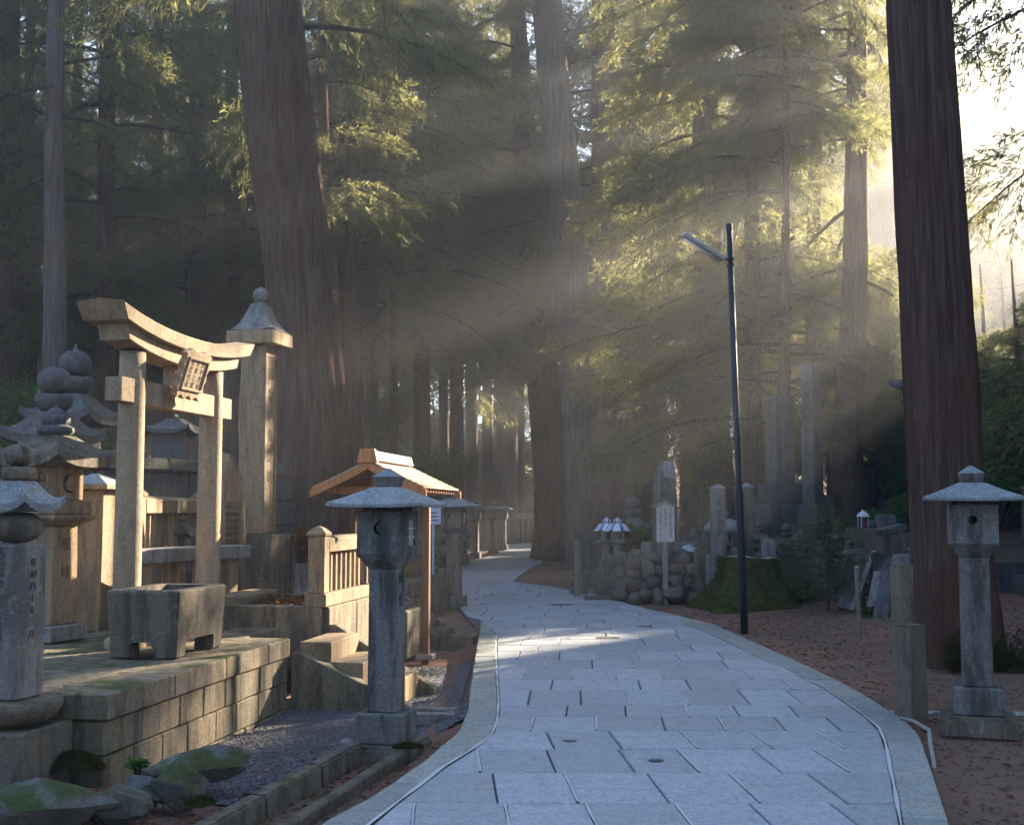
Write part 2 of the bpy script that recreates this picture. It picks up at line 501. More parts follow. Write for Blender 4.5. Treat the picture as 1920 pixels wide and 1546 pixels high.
def slab_mesh(quad, t=0.07, ch=0.007, dz=0.0):
    c = sum(quad, Vector((0, 0))) / len(quad)
    n = len(quad)
    ins = [q + (c - q).normalized() * ch * 2.0 for q in quad]
    vs = [(*q, -t) for q in quad] + [(*q, dz - ch) for q in quad] + [(*q, dz) for q in ins]
    fs = [tuple(range(2 * n, 3 * n))]
    for r in (0, n):
        fs += [(r + i, r + (i + 1) % n, r + n + (i + 1) % n, r + n + i) for i in range(n)]
    return vs, fs
rows = [1.2]
while rows[-1] < 5.0:
    rows.append(rows[-1] + 0.7)
rows = rows[:-1] + [5.15, 5.83, 6.53, 7.28, 8.0, 8.64, 9.24, 9.78, 10.6, 11.25, 12.03, 12.75, 13.5]
while rows[-1] < 60:
    rows.append(rows[-1] + rnd.uniform(0.55, 0.75))
pav = []
mort = MB()
for k, (y0, y1) in enumerate(zip(rows, rows[1:])):
    l0, l1, r0, r1 = inL(y0), inL(y1), inR(y0), inR(y1)
    lm, rm = min(l0, l1), max(r0, r1)
    xw = 0.44 if y0 < 14 else 0.47
    skew = -0.02 if y0 < 8.6 else 0.02
    cuts = []
    x = lm + (0.28 if k % 2 else 0.48) * rnd.uniform(0.85, 1.15)
    while x < rm - 0.18:
        cuts.append((x - skew, x + skew))
        x += xw * rnd.uniform(0.88, 1.16)
    e = [(l0, l1)] + cuts + [(r0, r1)]
    g = 0.0085
    for i in range(len(e) - 1):
        gl = 0.0065
        a0, a1, b0, b1 = e[i][0] + gl, e[i][1] + gl, e[i + 1][0] - gl, e[i + 1][1] - gl
        a0, a1 = max(a0, l0 + 0.012), max(a1, l1 + 0.012)
        b0, b1 = min(b0, r0 - 0.012), min(b1, r1 - 0.012)
        if b0 - a0 < 0.03 and b1 - a1 < 0.03:
            continue
        b0, b1 = max(b0, a0 + 0.01), max(b1, a1 + 0.01)
        j = lambda: rnd.uniform(-0.004, 0.004)
        pav.append([Vector((a0, y0 + g + j())), Vector((b0, y0 + g + j())), Vector((b1, y1 - g + j())), Vector((a1, y1 - g + j()))])
        if i and rnd.random() < 0.55 and y0 < 22:    # mortar smeared into some of the joints, a little proud and ragged
            n = 5
            vs, fs = [], []
            for q in range(n + 1):
                t = q / n
                yy = y0 + (y1 - y0) * (0.03 + 0.94 * t)
                xc = e[i][0] + (e[i][1] - e[i][0]) * t
                w = rnd.uniform(0.004, 0.010)
                vs += [(xc - w, yy, 0.0022), (xc + w, yy, 0.0022)]
                if q:
                    fs.append((2 * q - 2, 2 * q - 1, 2 * q + 1, 2 * q))
            mort.add(vs, fs)
for line, jit in ((LI, 0.02), (RI, 0.02)):
    vs, fs = [], []
    q = 0
    for y in lin(2.0, min(line[-1].y, 18), 0.12):
        xc = at_y(line, y)
        w = 0.005 + 0.022 * abs(noise.noise(Vector((xc, y * 1.3, 2.0))))
        vs += [(xc - w, y, 0.0038), (xc + w * (0.75 + 0.4 * noise.noise(Vector((y * 2.1, 0, 0)))), y, 0.0038)]
        if q:
            fs.append((2 * q - 2, 2 * q - 1, 2 * q + 1, 2 * q))
        q += 1
    mort.add(vs, fs)
stuff(mort.build('mortar_joint', M['mortar'], path))
pav.sort(key=lambda q: q[0].y + (30 if q[1].y < 4.5 else 0))
rest = MB()
for i, q in enumerate(pav):
    vs, fs = slab_mesh(q, dz=rnd.uniform(-0.003, 0.003))
    if i < 298:
        mb = MB().add(vs, fs)
        o = mb.build('paver', M['paver'], path)
    else:
        rest.add(vs, fs)
stuff(rest.build('paver', M['paver'], path))
# kerb stones along both sides
def walk(line, other, step):
    pts = []
    for a, b in zip(line, line[1:]):
        n = max(1, int((b - a).length / 0.2))
        pts += [a + (b - a) * i / n for i in range(n)]
    pts.append(line[-1])
    return pts
def kerb(outer, inner, ymax):
    def along(line):
        d = [0]
        for a, b in zip(line, line[1:]):
            d.append(d[-1] + (b - a).length)
        return d
    o2 = [p for p in outer if p.y <= ymax + 1]
    i2 = inner
    do, di = along(o2), along(i2)
    def pt(line, d, t):
        for k in range(len(line) - 1):
            if d[k] <= t <= d[k + 1] and d[k + 1] > d[k]:
                return line[k] + (line[k + 1] - line[k]) * (t - d[k]) / (d[k + 1] - d[k])
        return line[-1].copy()
    t = 0
    while t < di[-1] - 0.2:
        t1 = min(di[-1], t + rnd.uniform(0.75, 1.15))
        m = 4
        ip = [pt(i2, di, t + 0.006 + (t1 - t - 0.012) * k / m) for k in range(m + 1)]
        op = []
        for k, q in enumerate(ip):                      # nearest point of the outer line
            best = min((pt(o2, do, do[-1] * j / 400) for j in range(401)), key=lambda w: (w - q).length)
            op.append(best)
        if ip[-1].y > 3.0:
            poly = [q + (o - q).normalized() * 0.012 for q, o in zip(ip, op)] + op[::-1]
            vs, fs = slab_mesh(poly, 0.30, 0.01, 0.004)
            MB().add(vs, fs).build('kerb_stone', M['kerb'], path, weld=True)
        t = t1
kerb(LO, LI, 17)
kerb(RO, RI, 19)
# thin dark discs standing for the soft worn stains on the path
for u, v, r in ((1068, 1389, 0.05), (1230, 1425, 0.05), (1140, 1195, 0.16), (1052, 1133, 0.22), (1208, 1174, 0.12)):
    c = G(u, v, 0.0)
    mb = MB().stack([(r, 0.0045), (r * 0.92, 0.0065)], n=14, c=(c.x, c.y))
    mb.v = [(x, c.y + (y - c.y) * 0.8, z) for x, y, z in mb.v]
    mb.build('stain_disc', M['stele'], path)
# where sun gets through the wood
BEAM_LIST = [((-3.2, 10.2, 2.8), 1.6), ((-3.0, 11.5, 2.8), 1.4), ((-3.6, 9.2, 1.6), 0.6), ((-2.3, 9.4, 0.7), 0.6), ((-1.7, 10.8, 0.3), 0.5), ((-3.4, 12.6, 1.6), 0.6), ((-3.0, 11.0, 1.6), 0.6), ((-3.0, 14.6, 3.0), 0.5), ((-2.0, 12.4, 1.1), 0.55),
             ((-1.2, 14.0, 2.1), 0.7), ((-0.1, 14.0, 0.0), 0.5),
             ((3.0, 26.0, 9.0), 0.35), ((2.0, 24.0, 6.6), 0.3), ((3.4, 28.0, 12.0), 0.4), ((0.6, 22.0, 10.0), 0.3), ((4.0, 24.0, 4.4), 0.25), ((2.6, 30, 14.5), 0.4),
             ((3.0, 18.0, 8.4), 0.7), ((4.5, 19.0, 10.8), 0.6), ((1.5, 17.0, 11.0), 0.5), ((5.5, 20.0, 6.6), 0.4), ((3.0, 18.0, 13.4), 0.6),
             ((0.5, 50.0, 1.5), 1.3), ((-0.8, 42.0, 1.5), 0.7),
             ((-4.0, 36.0, 4.0), 0.7), ((-7.5, 42.0, 6.0), 1.0), ((-2.0, 48.0, 6.0), 1.2), ((2.8, 46.0, 4.0), 0.9), ((-5.0, 52.0, 3.0), 1.2)]
GOLD_LIST = [((5.4, 27.0, 7.5), 4.0), ((6.4, 28.5, 11.5), 4.0), ((7.0, 28, 5.0), 2.5)]
# ================================================================== cedars
def make_bough(name, seed, L=3.4, n=34, sprig=1.0):
    r = random.Random(seed)
    mb = MB()
    def stem(t):
        x = L * t
        return Vector((x, 0.25 * math.sin(3 * t + seed), 0.22 * x - 0.115 * x * x))
    mb.tube([stem(i / 7) for i in range(8)], [0.045 * (1 - 0.85 * i / 7) for i in range(8)], 4, 1, False)
    def needles(base, d, length, droop):
        # a twig clothed in short sprigs that sweep forward and down
        k = max(5, int(length / 0.042))
        side = d.cross(Vector((0, 0, 1)))
        side = side.normalized() if side.length > 0.01 else Vector((0, 1, 0))
        tip = base + d * length + Vector((0, 0, -droop * length * length))
        mid = base + d * length * 0.5
        mb.add([base, base + side * 0.012, tip], [(0, 1, 2)], 1)
        for i in range(k):
            t = (i + r.random()) / k
            p = base + d * (length * t) + Vector((0, 0, -droop * (length * t) ** 2))
            for s in range(2):
                a = r.uniform(0, 2 * math.pi)
                out = side * math.cos(a) + side.cross(d) * math.sin(a)
                dd = (d * r.uniform(0.5, 1.1) + out * r.uniform(0.4, 1.0) + Vector((0, 0, -0.35 - 0.3 * droop))).normalized()
                ln = r.uniform(0.075, 0.175) * sprig
                w = ln * r.uniform(0.055, 0.085)
                wv = dd.cross(Vector((r.uniform(-1, 1), r.uniform(-1, 1), r.uniform(-1, 1))))
                if wv.length < 1e-3:
                    continue
                wv = wv.normalized() * w
                mb.add([p, p + dd * ln * 0.55 + wv, p + dd * ln, p + dd * ln * 0.55 - wv], [(0, 1, 2, 3)], 0)
    for i in range(n):
        t = 0.16 + 0.84 * (i + r.random() * 0.8) / n
        b = stem(min(t, 1))
        s = 1 if i % 2 else -1
        ang = r.uniform(0.5, 1.2) * s * (1.1 - 0.55 * t)
        d = Vector((math.cos(ang), math.sin(ang), r.uniform(-0.65, 0.6))).normalized()
        ln = (0.35 + 1.15 * math.sin(math.pi * min(1, t * 0.9 + 0.1)) * (1.05 - 0.5 * t)) * r.uniform(0.6, 1.15)
        needles(b, d, ln, 0.30)
        for q in range(r.choice((2, 3))):
            tt = r.uniform(0.25, 0.9)
            bb = b + d * ln * tt + Vector((0, 0, -0.30 * (ln * tt) ** 2))
            a2 = ang + r.choice((-1, 1)) * r.uniform(0.5, 1.0)
            needles(bb, Vector((math.cos(a2), math.sin(a2), r.uniform(-0.7, 0.1))).normalized(), ln * r.uniform(0.3, 0.55), 0.4)
    return mb.mesh(name, [M['needle'], M['twig']])
BOUGH = [make_bough('bough', s, L, n) for s, L, n in ((1, 3.4, 36), (2, 3.0, 34), (3, 3.8, 40), (4, 2.6, 30))]

# rays of sun that find their way through the wood: (point, radius)
BEAMS = [(Vector(p), r) for p, r in BEAM_LIST]
GOLD = [(Vector(p), r) for p, r in GOLD_LIST]
def in_beam(p, extra, own=False):
    for q, r in BEAMS + ([] if own else GOLD):
        w = p - q
        t = w.dot(SUN)
        if t > r + 2.0 and (w - SUN * t).length < r + extra:
            return True
    return False
def trunk_mesh(pts, rad, seed, seg=20, flare=0.35, ridge=0.05, step=0.5, roots=5):
    """pts: centre line points, rad: radii; a fluted, tapering bole with buttressed roots"""
    pts = [Vector(p) for p in pts]
    ln = [0]
    for a, b in zip(pts, pts[1:]):
        ln.append(ln[-1] + (b - a).length)
    n = max(6, int(ln[-1] / step))
    vs, fs = [], []
    ts = [ln[-1] * (i / n) ** 1.35 for i in range(n + 1)]
    for i, t in enumerate(ts):
        k = max(j for j in range(len(ln) - 1) if ln[j] <= t + 1e-9)
        q = min(1, (t - ln[k]) / (ln[k + 1] - ln[k]))
        c = pts[k].lerp(pts[k + 1], q)
        r0 = rad[k] + (rad[k + 1] - rad[k]) * q
        fl = math.exp(-t / (1.1 * rad[0] + 0.25))
        for s in range(seg):
            a = 2 * math.pi * s / seg
            nz = noise.noise(Vector((math.cos(a) * 2.2 + seed, math.sin(a) * 2.2, t * 0.10)))
            nz2 = noise.noise(Vector((math.cos(a) * 7 + seed, math.sin(a) * 7, t * 0.22)))
            if seg > 40:
                nz2 += 0.9 * noise.noise(Vector((math.cos(a) * 17 + seed, math.sin(a) * 17, t * 0.35))) + 0.5 * noise.noise(Vector((math.cos(a) * 30, math.sin(a) * 30 + seed, t * 0.8)))
            but = max(0, math.cos(a * roots + seed + 0.7 * math.sin(a * 2 + seed)))
            r = r0 * (1 + ridge * 1.6 * nz + ridge * 1.3 * nz2) + r0 * flare * fl * (0.45 + 1.1 * but)
            vs.append((c.x + r * math.cos(a), c.y + r * math.sin(a), c.z))
        if i:
            o = (i - 1) * seg
            fs += [(o + s, o + (s + 1) % seg, o + seg + (s + 1) % seg, o + seg + s) for s in range(seg)]
    return vs, fs
NB = [0]
def cedar(name, label, pts, rad, z0, ztop, nb, bl=1.0, group=None, barkm='bark', seg=14, ridge=0.04, flare=0.35, keep=None, side=None, droop=0.0, step=0.5, own=False):
    """z0..ztop: where boughs grow; nb of them; bl: length scale; side: optional (azimuth, spread)"""
    base = Vector(pts[0])
    t = thing(name, label, 'tree', base, 0, group)
    r = random.Random(int(base.x * 100) * 7919 + int(base.y * 100))
    vs, fs = trunk_mesh([Vector(p) - base for p in pts], rad, r.uniform(0, 50), seg, flare, ridge, step)
    MB().add(vs, fs).build('trunk', M[barkm], t, smooth=True)
    zs = [p[2] for p in pts]
    a = r.uniform(0, 6.28)
    for i in range(nb):
        z = z0 + (ztop - z0) * (i + r.random()) / nb
        a += 2.4 + r.uniform(-0.5, 0.5)
        if side:
            a = side[0] + r.uniform(-1, 1) * side[1]
        k = max(j for j in range(len(zs) - 1) if zs[j] <= z or j == 0)
        q = (z - zs[k]) / (zs[k + 1] - zs[k])
        c = Vector(pts[k]).lerp(Vector(pts[k + 1]), q)
        f = (z - z0) / max(0.1, ztop - z0)
        s = bl * (1.12 - (0.75 if nb < 60 or ztop < 24 else 0.5) * f ** 1.8) * r.uniform(0.75, 1.2)
        d = Vector((math.cos(a), math.sin(a), 0))
        mid = c + d * 1.7 * s
        if in_beam(mid, (0.5 if own else 0.8) * s, own) or (keep and not keep(mid, c + d * 3.4 * s)) or ((mid.x + d.x * s) < 0.46 * mid.y and mid.y < 21 and mid.x > 2 and mid.z < 9.5):
            continue
        o = obj('bough', BOUGH[r.randrange(4)], t, c - base)
        o.rotation_euler = (r.uniform(-0.8, 0.8), r.uniform(-0.05, 0.40) + droop, a)
        o.scale = (s, s, s * r.uniform(0.9, 1.15))
        NB[0] += 1
    return t
def pix(Y, rows, ground=None, top=30):
    """centre line and radii from pixel rows (u, v, width px) listed from the ground up, carried on to the tree top"""
    pts, rad = [], []
    for u, v, w in rows:
        p = P(u, v, Y)
        pts.append(p)
        rad.append(w / 2 / FPX * Y)
    if ground is not None:
        a, b = pts[0], pts[1]
        k = (a.x - b.x) / (a.z - b.z) if abs(a.z - b.z) > 0.05 else 0
        if a.z > ground + 0.05:
            pts.insert(0, Vector((a.x + k * (ground - a.z) * 0.6, Y, ground)))
            rad.insert(0, rad[0] * 1.04)
    a, b = pts[-2], pts[-1]
    k = (b.x - a.x) / (b.z - a.z)
    if b.z < top - 2:
        pts.append(Vector((b.x + k * (top - b.z) * 0.5, Y, top)))
        rad.append(rad[-1] * max(0.12, 0.9 - (top - b.z) / 26))
    return pts, rad
def KEEPG(m, e):
    return min(m.y, e.y) > 24.6 or m.z > 7.2
def view_clear(ymin):
    return lambda m, e: m.y > ymin and e.y > ymin

# ---- boles that the photograph shows one by one
def T(label, Y, rows, z0, nb, bl=1.0, ztop=28, **k):
    u, v, w = rows[0]
    g = hz(P(u, v, Y).x, Y) - 0.12
    p, r = pix(Y, rows, g)
    return cedar('cedar_tree', label, p, r, z0, ztop, nb, bl, **k)
T('massive leaning cedar with ridged bark rising behind the tall capped monument pillar', 19.0,
  [(598, 985, 150), (592, 900, 135), (585, 750, 128), (560, 500, 124), (528, 250, 126), (503, 20, 130)], 8.6, 36, 1.0, seg=84, ridge=0.06, keep=view_clear(15.5), step=0.25)
T('huge dark red-barked cedar with mossy foot behind the round-holed lantern', 12.5,
  [(1800, 1235, 148), (1780, 1000, 132), (1762, 700, 130), (1742, 380, 122), (1722, 30, 114)], 12, 46, 1.0, seg=84, ridge=0.06, flare=0.16, barkm='bark_red', keep=lambda m, e: m.z > 9.5 and e.z > 9.0, step=0.2)
T('tall pale-barked cedar standing at the bend of the path, clear of branches', 34.0,
  [(1112, 1052, 92), (1100, 900, 78), (1082, 650, 72), (1062, 420, 68), (1042, 200, 62), (1026, 10, 56)], 17.5, 40, 1.1, seg=60, ridge=0.05, barkm='bark_grey', flare=0.25, step=0.3)
T('dark cedar bole leaning away from the path, left of its paler twin', 40.0,
  [(1052, 1056, 90), (1040, 900, 74), (1018, 700, 62), (1000, 540, 54)], 6.5, 80, 1.1, seg=28, ridge=0.05, keep=view_clear(34.8), step=0.3)
T('straight cedar bole with a light edge behind the paired glazed lanterns', 37.0,
  [(1150, 1040, 84), (1148, 800, 74), (1142, 500, 66), (1136, 100, 58)], 6.5, 80, 1.1, seg=28, ridge=0.05, barkm='bark_grey', step=0.3, keep=view_clear(34.8))
T('cedar behind the leaning natural stone stele', 41.0,
  [(1212, 1000, 72), (1205, 700, 62), (1190, 300, 54), (1185, 10, 48)], 5, 84, 1.15, keep=view_clear(37))
T('stout cedar rising between the notice board and the square steles', 29.5,
  [(1338, 985, 84), (1334, 850, 72), (1330, 650, 62), (1326, 400, 56)], 3.6, 90, 1.05, seg=24, own=True, barkm='bark_grey')
T('forked cedar with bleached wood at its foot beside the tallest stele', 26.0,
  [(1592, 985, 74), (1586, 850, 60), (1596, 700, 52), (1604, 500, 46)], 2.6, 110, 0.95, seg=24, own=True, keep=KEEPG)
T('sunlit golden-green cedar hung with boughs above the street lamp', 27.0,
  [(1412, 960, 40), (1411, 700, 34), (1410, 400, 28), (1409, 100, 22)], 3.0, 140, 1.0, ztop=23, own=True, keep=KEEPG)
T('sunlit cedar with ragged drooping boughs beside the leaning misty bole', 29.0,
  [(1520, 960, 36), (1522, 700, 30), (1528, 300, 24)], 3.5, 120, 1.0, ztop=21, own=True, keep=KEEPG)
T('sunlit cedar spray standing between lamp and square steles', 25.5,
  [(1470, 960, 26), (1471, 700, 22), (1474, 350, 14)], 4.0, 100, 0.9, ztop=20, own=True, keep=KEEPG)
T('pale leaning bole dissolving into the sunlit mist', 52.0,
  [(1600, 930, 60), (1622, 700, 52), (1650, 420, 46), (1672, 200, 40)], 16, 24, 1.0, barkm='bark_grey')
T('thin reddish cedar pole close behind the massive leaning cedar', 25.0,
  [(640, 900, 26), (632, 700, 24), (618, 450, 21), (606, 200, 18)], 8.2, 40, 0.8, seg=10)
T('cedar bole standing behind the onion-topped grave tower', 22.0,
  [(106, 800, 52), (104, 680, 46), (103, 450, 41), (102, 250, 37)], 8.0, 40, 0.95, seg=24, barkm='bark_grey', keep=view_clear(18.5))
T('cedar bole seen past the upturned end of the torii beam', 28.0,
  [(203, 800, 38), (201, 600, 35), (199, 300, 32)], 6.5, 46, 1.05)
T('dark cedar bole at the edge of the maple thicket', 27.0,
  [(22, 820, 54), (20, 600, 50), (16, 250, 44)], 6, 46, 1.05)
for u, w, Y, z0, lab in ((662, 44, 31, 7, 'broad dark cedar bole just past the massive leaning cedar'),
                         (704, 15, 38, 6, 'slender bole above the left end of the shelter ridge'), (740, 16, 36, 6.5, 'slender bole rising behind the middle of the shelter ridge'), (792, 35, 42, 6, 'broad bole rising behind the shingled shelter roof'),
                         (833, 20, 46, 6, 'slender bole behind the right eave of the shelter'), (857, 27, 44, 7, 'mid-sized bole in line with the rust-stained lantern'), (885, 24, 50, 6, 'slender bole beyond the rubble bank'), (915, 21, 52, 5.5, 'slender bole over the lanterns on the bend'),
                         (375, 40, 34, 6, 'hazy cedar bole seen through the torii opening'), (440, 30, 40, 7, 'slim bole behind the cap of the tall monument'), (300, 26, 44, 6, 'slim bole behind the torii name plaque'), (150, 24, 42, 6, 'slim bole between onion-topped tower and torii'), (60, 24, 40, 6, 'slim bole above the maple thicket'),
                         (948, 46, 60, 10, 'broad misty bole in the gap where the path turns'), (975, 20, 66, 7, 'thin misty bole beside the broad one at the path turn'), (1240, 26, 52, 6, 'slim bole far behind the natural stele'), (1290, 24, 48, 6, 'slim bole far behind the rubble wall'), (1455, 22, 50, 8, 'slim bole far behind the broad stele'), (1560, 20, 56, 10, 'slim bole in the bright mist right of the tallest stele')):
    T(lab, Y, [(u, 960, w), (u - 2, 600, w * 0.9), (u - 5, 200, w * 0.8)], z0 + 1.2, 58, 1.15,
      seg=12, barkm=rnd.choice(('bark', 'bark_grey')))

# ---- the rest of the wood, further back and out to the sides
FIX = [o.location.xy.copy() for o in col.objects if o.name.startswith('cedar_tree')]
def wood_tree(x, y, h, nb, bl, z0, label, group):
    g = hz(x, y) - 0.1
    r0 = rnd.uniform(0.28, 0.55)
    ln = rnd.uniform(-0.5, 0.5)
    pts = [Vector((x, y, g)), Vector((x + ln * 0.3, y, g + h * 0.3)), Vector((x + ln, y, g + h))]
    cedar('cedar_tree', label, pts, [r0, r0 * 0.8, 0.05], g + z0, g + h * 0.97, nb, bl, group=group, seg=10, step=1.2)
def place(n, fx, fy, ok, mind, **k):
    made = tries = 0
    while made < n and tries < 4000:
        tries += 1
        x, y = rnd.uniform(*fx), rnd.uniform(*fy)
        q = Vector((x, y))
        if not ok(x, y) or any((q - w).length < mind for w in FIX):
            continue
        if any((q - b.xy - SUN.xy.normalized() * max(0, (q - b.xy).dot(SUN.xy.normalized()))).length < rr * 0.5 + 0.5 and
               b.z + math.tan(SUN_EL) * max(0, (q - b.xy).dot(SUN.xy.normalized())) < 26 for b, rr in BEAMS + GOLD[:2]):
            continue
        FIX.append(q)
        wood_tree(x, y, rnd.uniform(*k.get('h', (29, 34))), k['nb'], k['bl'], rnd.uniform(*k['z0']), k['label'], k['group'])
        made += 1
    return made
place(40, (-46, 26), (46, 100), lambda x, y: x < 0.30 * y and abs(x + 0.5) > 2.2 and x > -0.55 * y - 4, 4.2, nb=60, bl=1.25, z0=(6.5, 10),
      label='tall cedar far back in the misty wood', group='far cedars of the misty wood')
place(14, (-30, -6), (20, 44), lambda x, y: x < -0.40 * y, 4.0, nb=44, bl=1.1, z0=(5, 8),
      label='tall cedar in the shade beyond the mossy wall', group='cedars beside the walled graves')
def young(u, Y, h, label, nb=64, bl=0.8):
    x = (u - 960) / FPX * Y
    g = hz(x, Y) - 0.1
    pts = [Vector((x, Y, g)), Vector((x + 0.1, Y, g + h * 0.5)), Vector((x, Y, g + h))]
    FIX.append(Vector((x, Y)))
    cedar('cedar_tree', label, pts, [0.16, 0.10, 0.02], g + 0.9, g + h * 0.97, nb, bl, group='young cedars along the slope', seg=8, step=0.8)
for u, Y, h in ((1760, 29, 9), (1850, 33, 7.5), (1910, 30, 7), (1980, 27, 9), (2060, 31, 11), (2010, 36, 11), (1890, 40, 8.5), (1800, 44, 11.5), (2140, 26, 9.5), (2120, 35, 12), (2240, 28, 11), (1700, 38, 9.5)):
    young(u, Y, h, 'young shaded cedar on the slope behind the red-barked giant')
place(16, (8, 27), (10, 34), lambda x, y: x > 0.47 * y + 2.0, 3.2, nb=104, bl=1.2, z0=(1.8, 3.2),
      label='tall cedar shading the red soil beyond the round-holed lantern', group='cedars on the sunny side of the path')
place(6, (14, 44), (46, 95), lambda x, y: 0.33 * y < x < 0.47 * y, 6.0, nb=62, bl=1.2, z0=(3, 6),
      label='backlit cedar beyond the graves where the sun breaks in', group='backlit cedars by the clearing')
for u, Y, h, nb in ((1838, 58, 22, 20), (1905, 70, 24, 22), (1800, 88, 27, 30)):
    x = (u - 960) / FPX * Y
    g = hz(x, Y) - 0.1
    cedar('cedar_tree', 'thin-crowned cedar standing in the glare at the clearing edge', [Vector((x, Y, g)), Vector((x + 0.2, Y, g + h * 0.5)), Vector((x, Y, g + h))], [0.4, 0.3, 0.05], g + 5, g + h, nb, 1.1,
          group='cedars in the glare', seg=10, step=1.2, own=True)
place(16, (-24, 24), (-28, 2), lambda x, y: math.hypot(x, y) > 8.5 and abs(x) > 4.6, 4.4, nb=52, bl=1.2, z0=(1.5, 4),
      label='tall cedar of the wood on the near side of the graves', group='cedars on the near side')
place(14, (4, 40), (50, 105), lambda x, y: 0.14 * y < x < 0.40 * y, 4.5, nb=70, bl=1.3, z0=(8, 11),
      label='tall hazy cedar at the back of the wood towards the clearing', group='hazy cedars towards the clearing')
place(20, (18, 62), (30, 80), lambda x, y: x > 0.50 * y, 4.2, nb=100, bl=1.3, z0=(4, 8),  # cedars out of view, added to break the sun into shafts
      label='tall unseen cedar added beyond the graves to break up the sun', group='unseen cedars added against the sun')
rb = random.Random(5)
for k in range(22):
    u, Y = 250 + 36 * k + rb.uniform(-15, 15), rb.uniform(56, 82)
    x = (u - 960) / FPX * Y
    if abs(x - 0.8) < 2.6 and Y < 72:
        Y = 80
        x = (u - 960) / FPX * Y
    h = rb.uniform(7, 10)
    g = hz(x, Y) - 0.1
    cedar('cedar_tree', 'young cedar filling the gaps low between the far boles', [Vector((x, Y, g)), Vector((x + 0.1, Y, g + h * 0.5)), Vector((x, Y, g + h))], [0.16, 0.10, 0.02], g + 0.3, g + h * 0.97, 46, 1.15,
          group='young cedars low in the far wood', seg=8, step=1.0, own=True)
for k, (u, Y, h) in enumerate(((1815, 52, 14), (1850, 60, 16), (1885, 50, 12.5), (1912, 56, 14.5), (1945, 62, 16), (1870, 70, 19), (1925, 78, 20))):
    x = (u - 960) / FPX * Y
    g = hz(x, Y) - 0.1
    cedar('cedar_tree', 'mid-height cedar darkening the mist right of the red-barked giant', [Vector((x, Y, g)), Vector((x + 0.1, Y, g + h * 0.5)), Vector((x, Y, g + h))], [0.24, 0.16, 0.03], g + 0.8, g + h * 0.98, 54, 1.15,
          group='mid-height cedars past the red-barked giant', seg=8, step=1.0, own=True)
# ================================================================== the left side: platform, torii, graves
ZP = 0.45
A0, B0 = G(195, 1300, ZP), G(540, 1195, ZP)
EY = (B0 - A0).normalized()                       # receding, along the platform's front edge
EX = Vector((EY.y, -EY.x, 0))                     # out towards the path
RZ = math.atan2(EY.y, EY.x) - math.pi / 2
LEN = (B0 - A0).length
def Lf(b, a, z=0.0):                              # b: out from the front edge, a: along it
    return Vector((A0.x, A0.y, 0)) + EX * b + EY * a + Vector((0, 0, z))
def ab(p):
    w = Vector(p) - A0
    return w.dot(EX), w.dot(EY)

def glyphs(name, text, parent, size, loc, rot, mat='ink', gap=1.0, depth=0.0015, columns=None):
    """carved or painted characters, written downwards; loc is the top centre, rot the euler of the face"""
    cu = bpy.data.curves.new(name, 'FONT')
    cu.body = '\n'.join(text)
    cu.size = size
    cu.align_x = 'CENTER'
    cu.space_line = gap
    cu.resolution_u = 1
    cu.extrude = depth
    cu.offset = -0.010 * size / 0.1 * 0.1
    t = bpy.data.objects.new(name, cu)
    col.objects.link(t)
    dg = bpy.context.evaluated_depsgraph_get()
    me = bpy.data.meshes.new_from_object(t.evaluated_get(dg))
    bpy.data.objects.remove(t)
    bpy.data.curves.remove(cu)
    for vx in me.vertices:                          # a hand's unevenness
        w_ = noise.noise_vector(Vector((vx.co.x / size * 1.7 + ord(text[0]) % 97, vx.co.y / size * 1.7, 0))) * size * 0.07
        w2 = noise.noise_vector(Vector((vx.co.x / size * 7, vx.co.y / size * 7, 5))) * size * 0.025
        vx.co += Vector((w_.x + w2.x, w_.y + w2.y, 0))
    me.materials.clear()
    me.materials.append(M[mat])
    o = obj(name, me, parent, loc)
    o.rotation_euler = rot
    return o
FRONT = (math.pi / 2, 0, 0)                       # text on a face that looks along -y
SIDE = (math.pi / 2, 0, math.pi / 2)              # text on a face that looks along +x

def carve(o, cutters):
    """cut real openings out of a mesh"""
    tmp = []
    for mb in cutters:
        c = mb.build('cutter', M['void'], weld=True)
        tmp.append(c)
        md = o.modifiers.new('cut', 'BOOLEAN')
        md.object, md.operation, md.solver = c, 'DIFFERENCE', 'EXACT'
    par, loc, rot = o.parent, o.location.copy(), o.rotation_euler.copy()
    o.parent, o.location, o.rotation_euler = None, (0, 0, 0), (0, 0, 0)
    bpy.context.view_layer.update()
    dg = bpy.context.evaluated_depsgraph_get()
    me = bpy.data.meshes.new_from_object(o.evaluated_get(dg))
    o.modifiers.clear()
    o.data = me
    o.parent, o.location, o.rotation_euler = par, loc, rot
    for c in tmp:
        bpy.data.objects.remove(c)
    return o

# ---- stone platform: wall blocks in courses, coping, paving slabs
plat = thing('stone_platform', 'mossy stone platform of squared blocks carrying the torii and trough', 'platform', Lf(0, 0, 0), RZ)
def course(parent, y0, y1, z0, z1, x, depth, lens, mat, name='block', jit=0.006):
    y = y0
    while y < y1 - 0.02:
        l = min(rnd.uniform(*lens), y1 - y)
        if y1 - y - l < 0.15:
            l = y1 - y
        d = rnd.uniform(-jit, jit)
        MB().box((x - depth / 2 + d, y + l / 2, z0 + 0.003), (depth, l - 0.008, z1 - z0 - 0.006), top=(1, 1)).build(name, M[mat], parent, bevel=0.010)
        y += l
course(plat, 0.0, LEN, ZP - 0.17, ZP, 0.03, 0.45, (0.8, 1.2), 'wall', 'coping_stone')
course(plat, 0.02, LEN, ZP - 0.39, ZP - 0.17, 0.0, 0.35, (0.32, 0.6), 'wall')
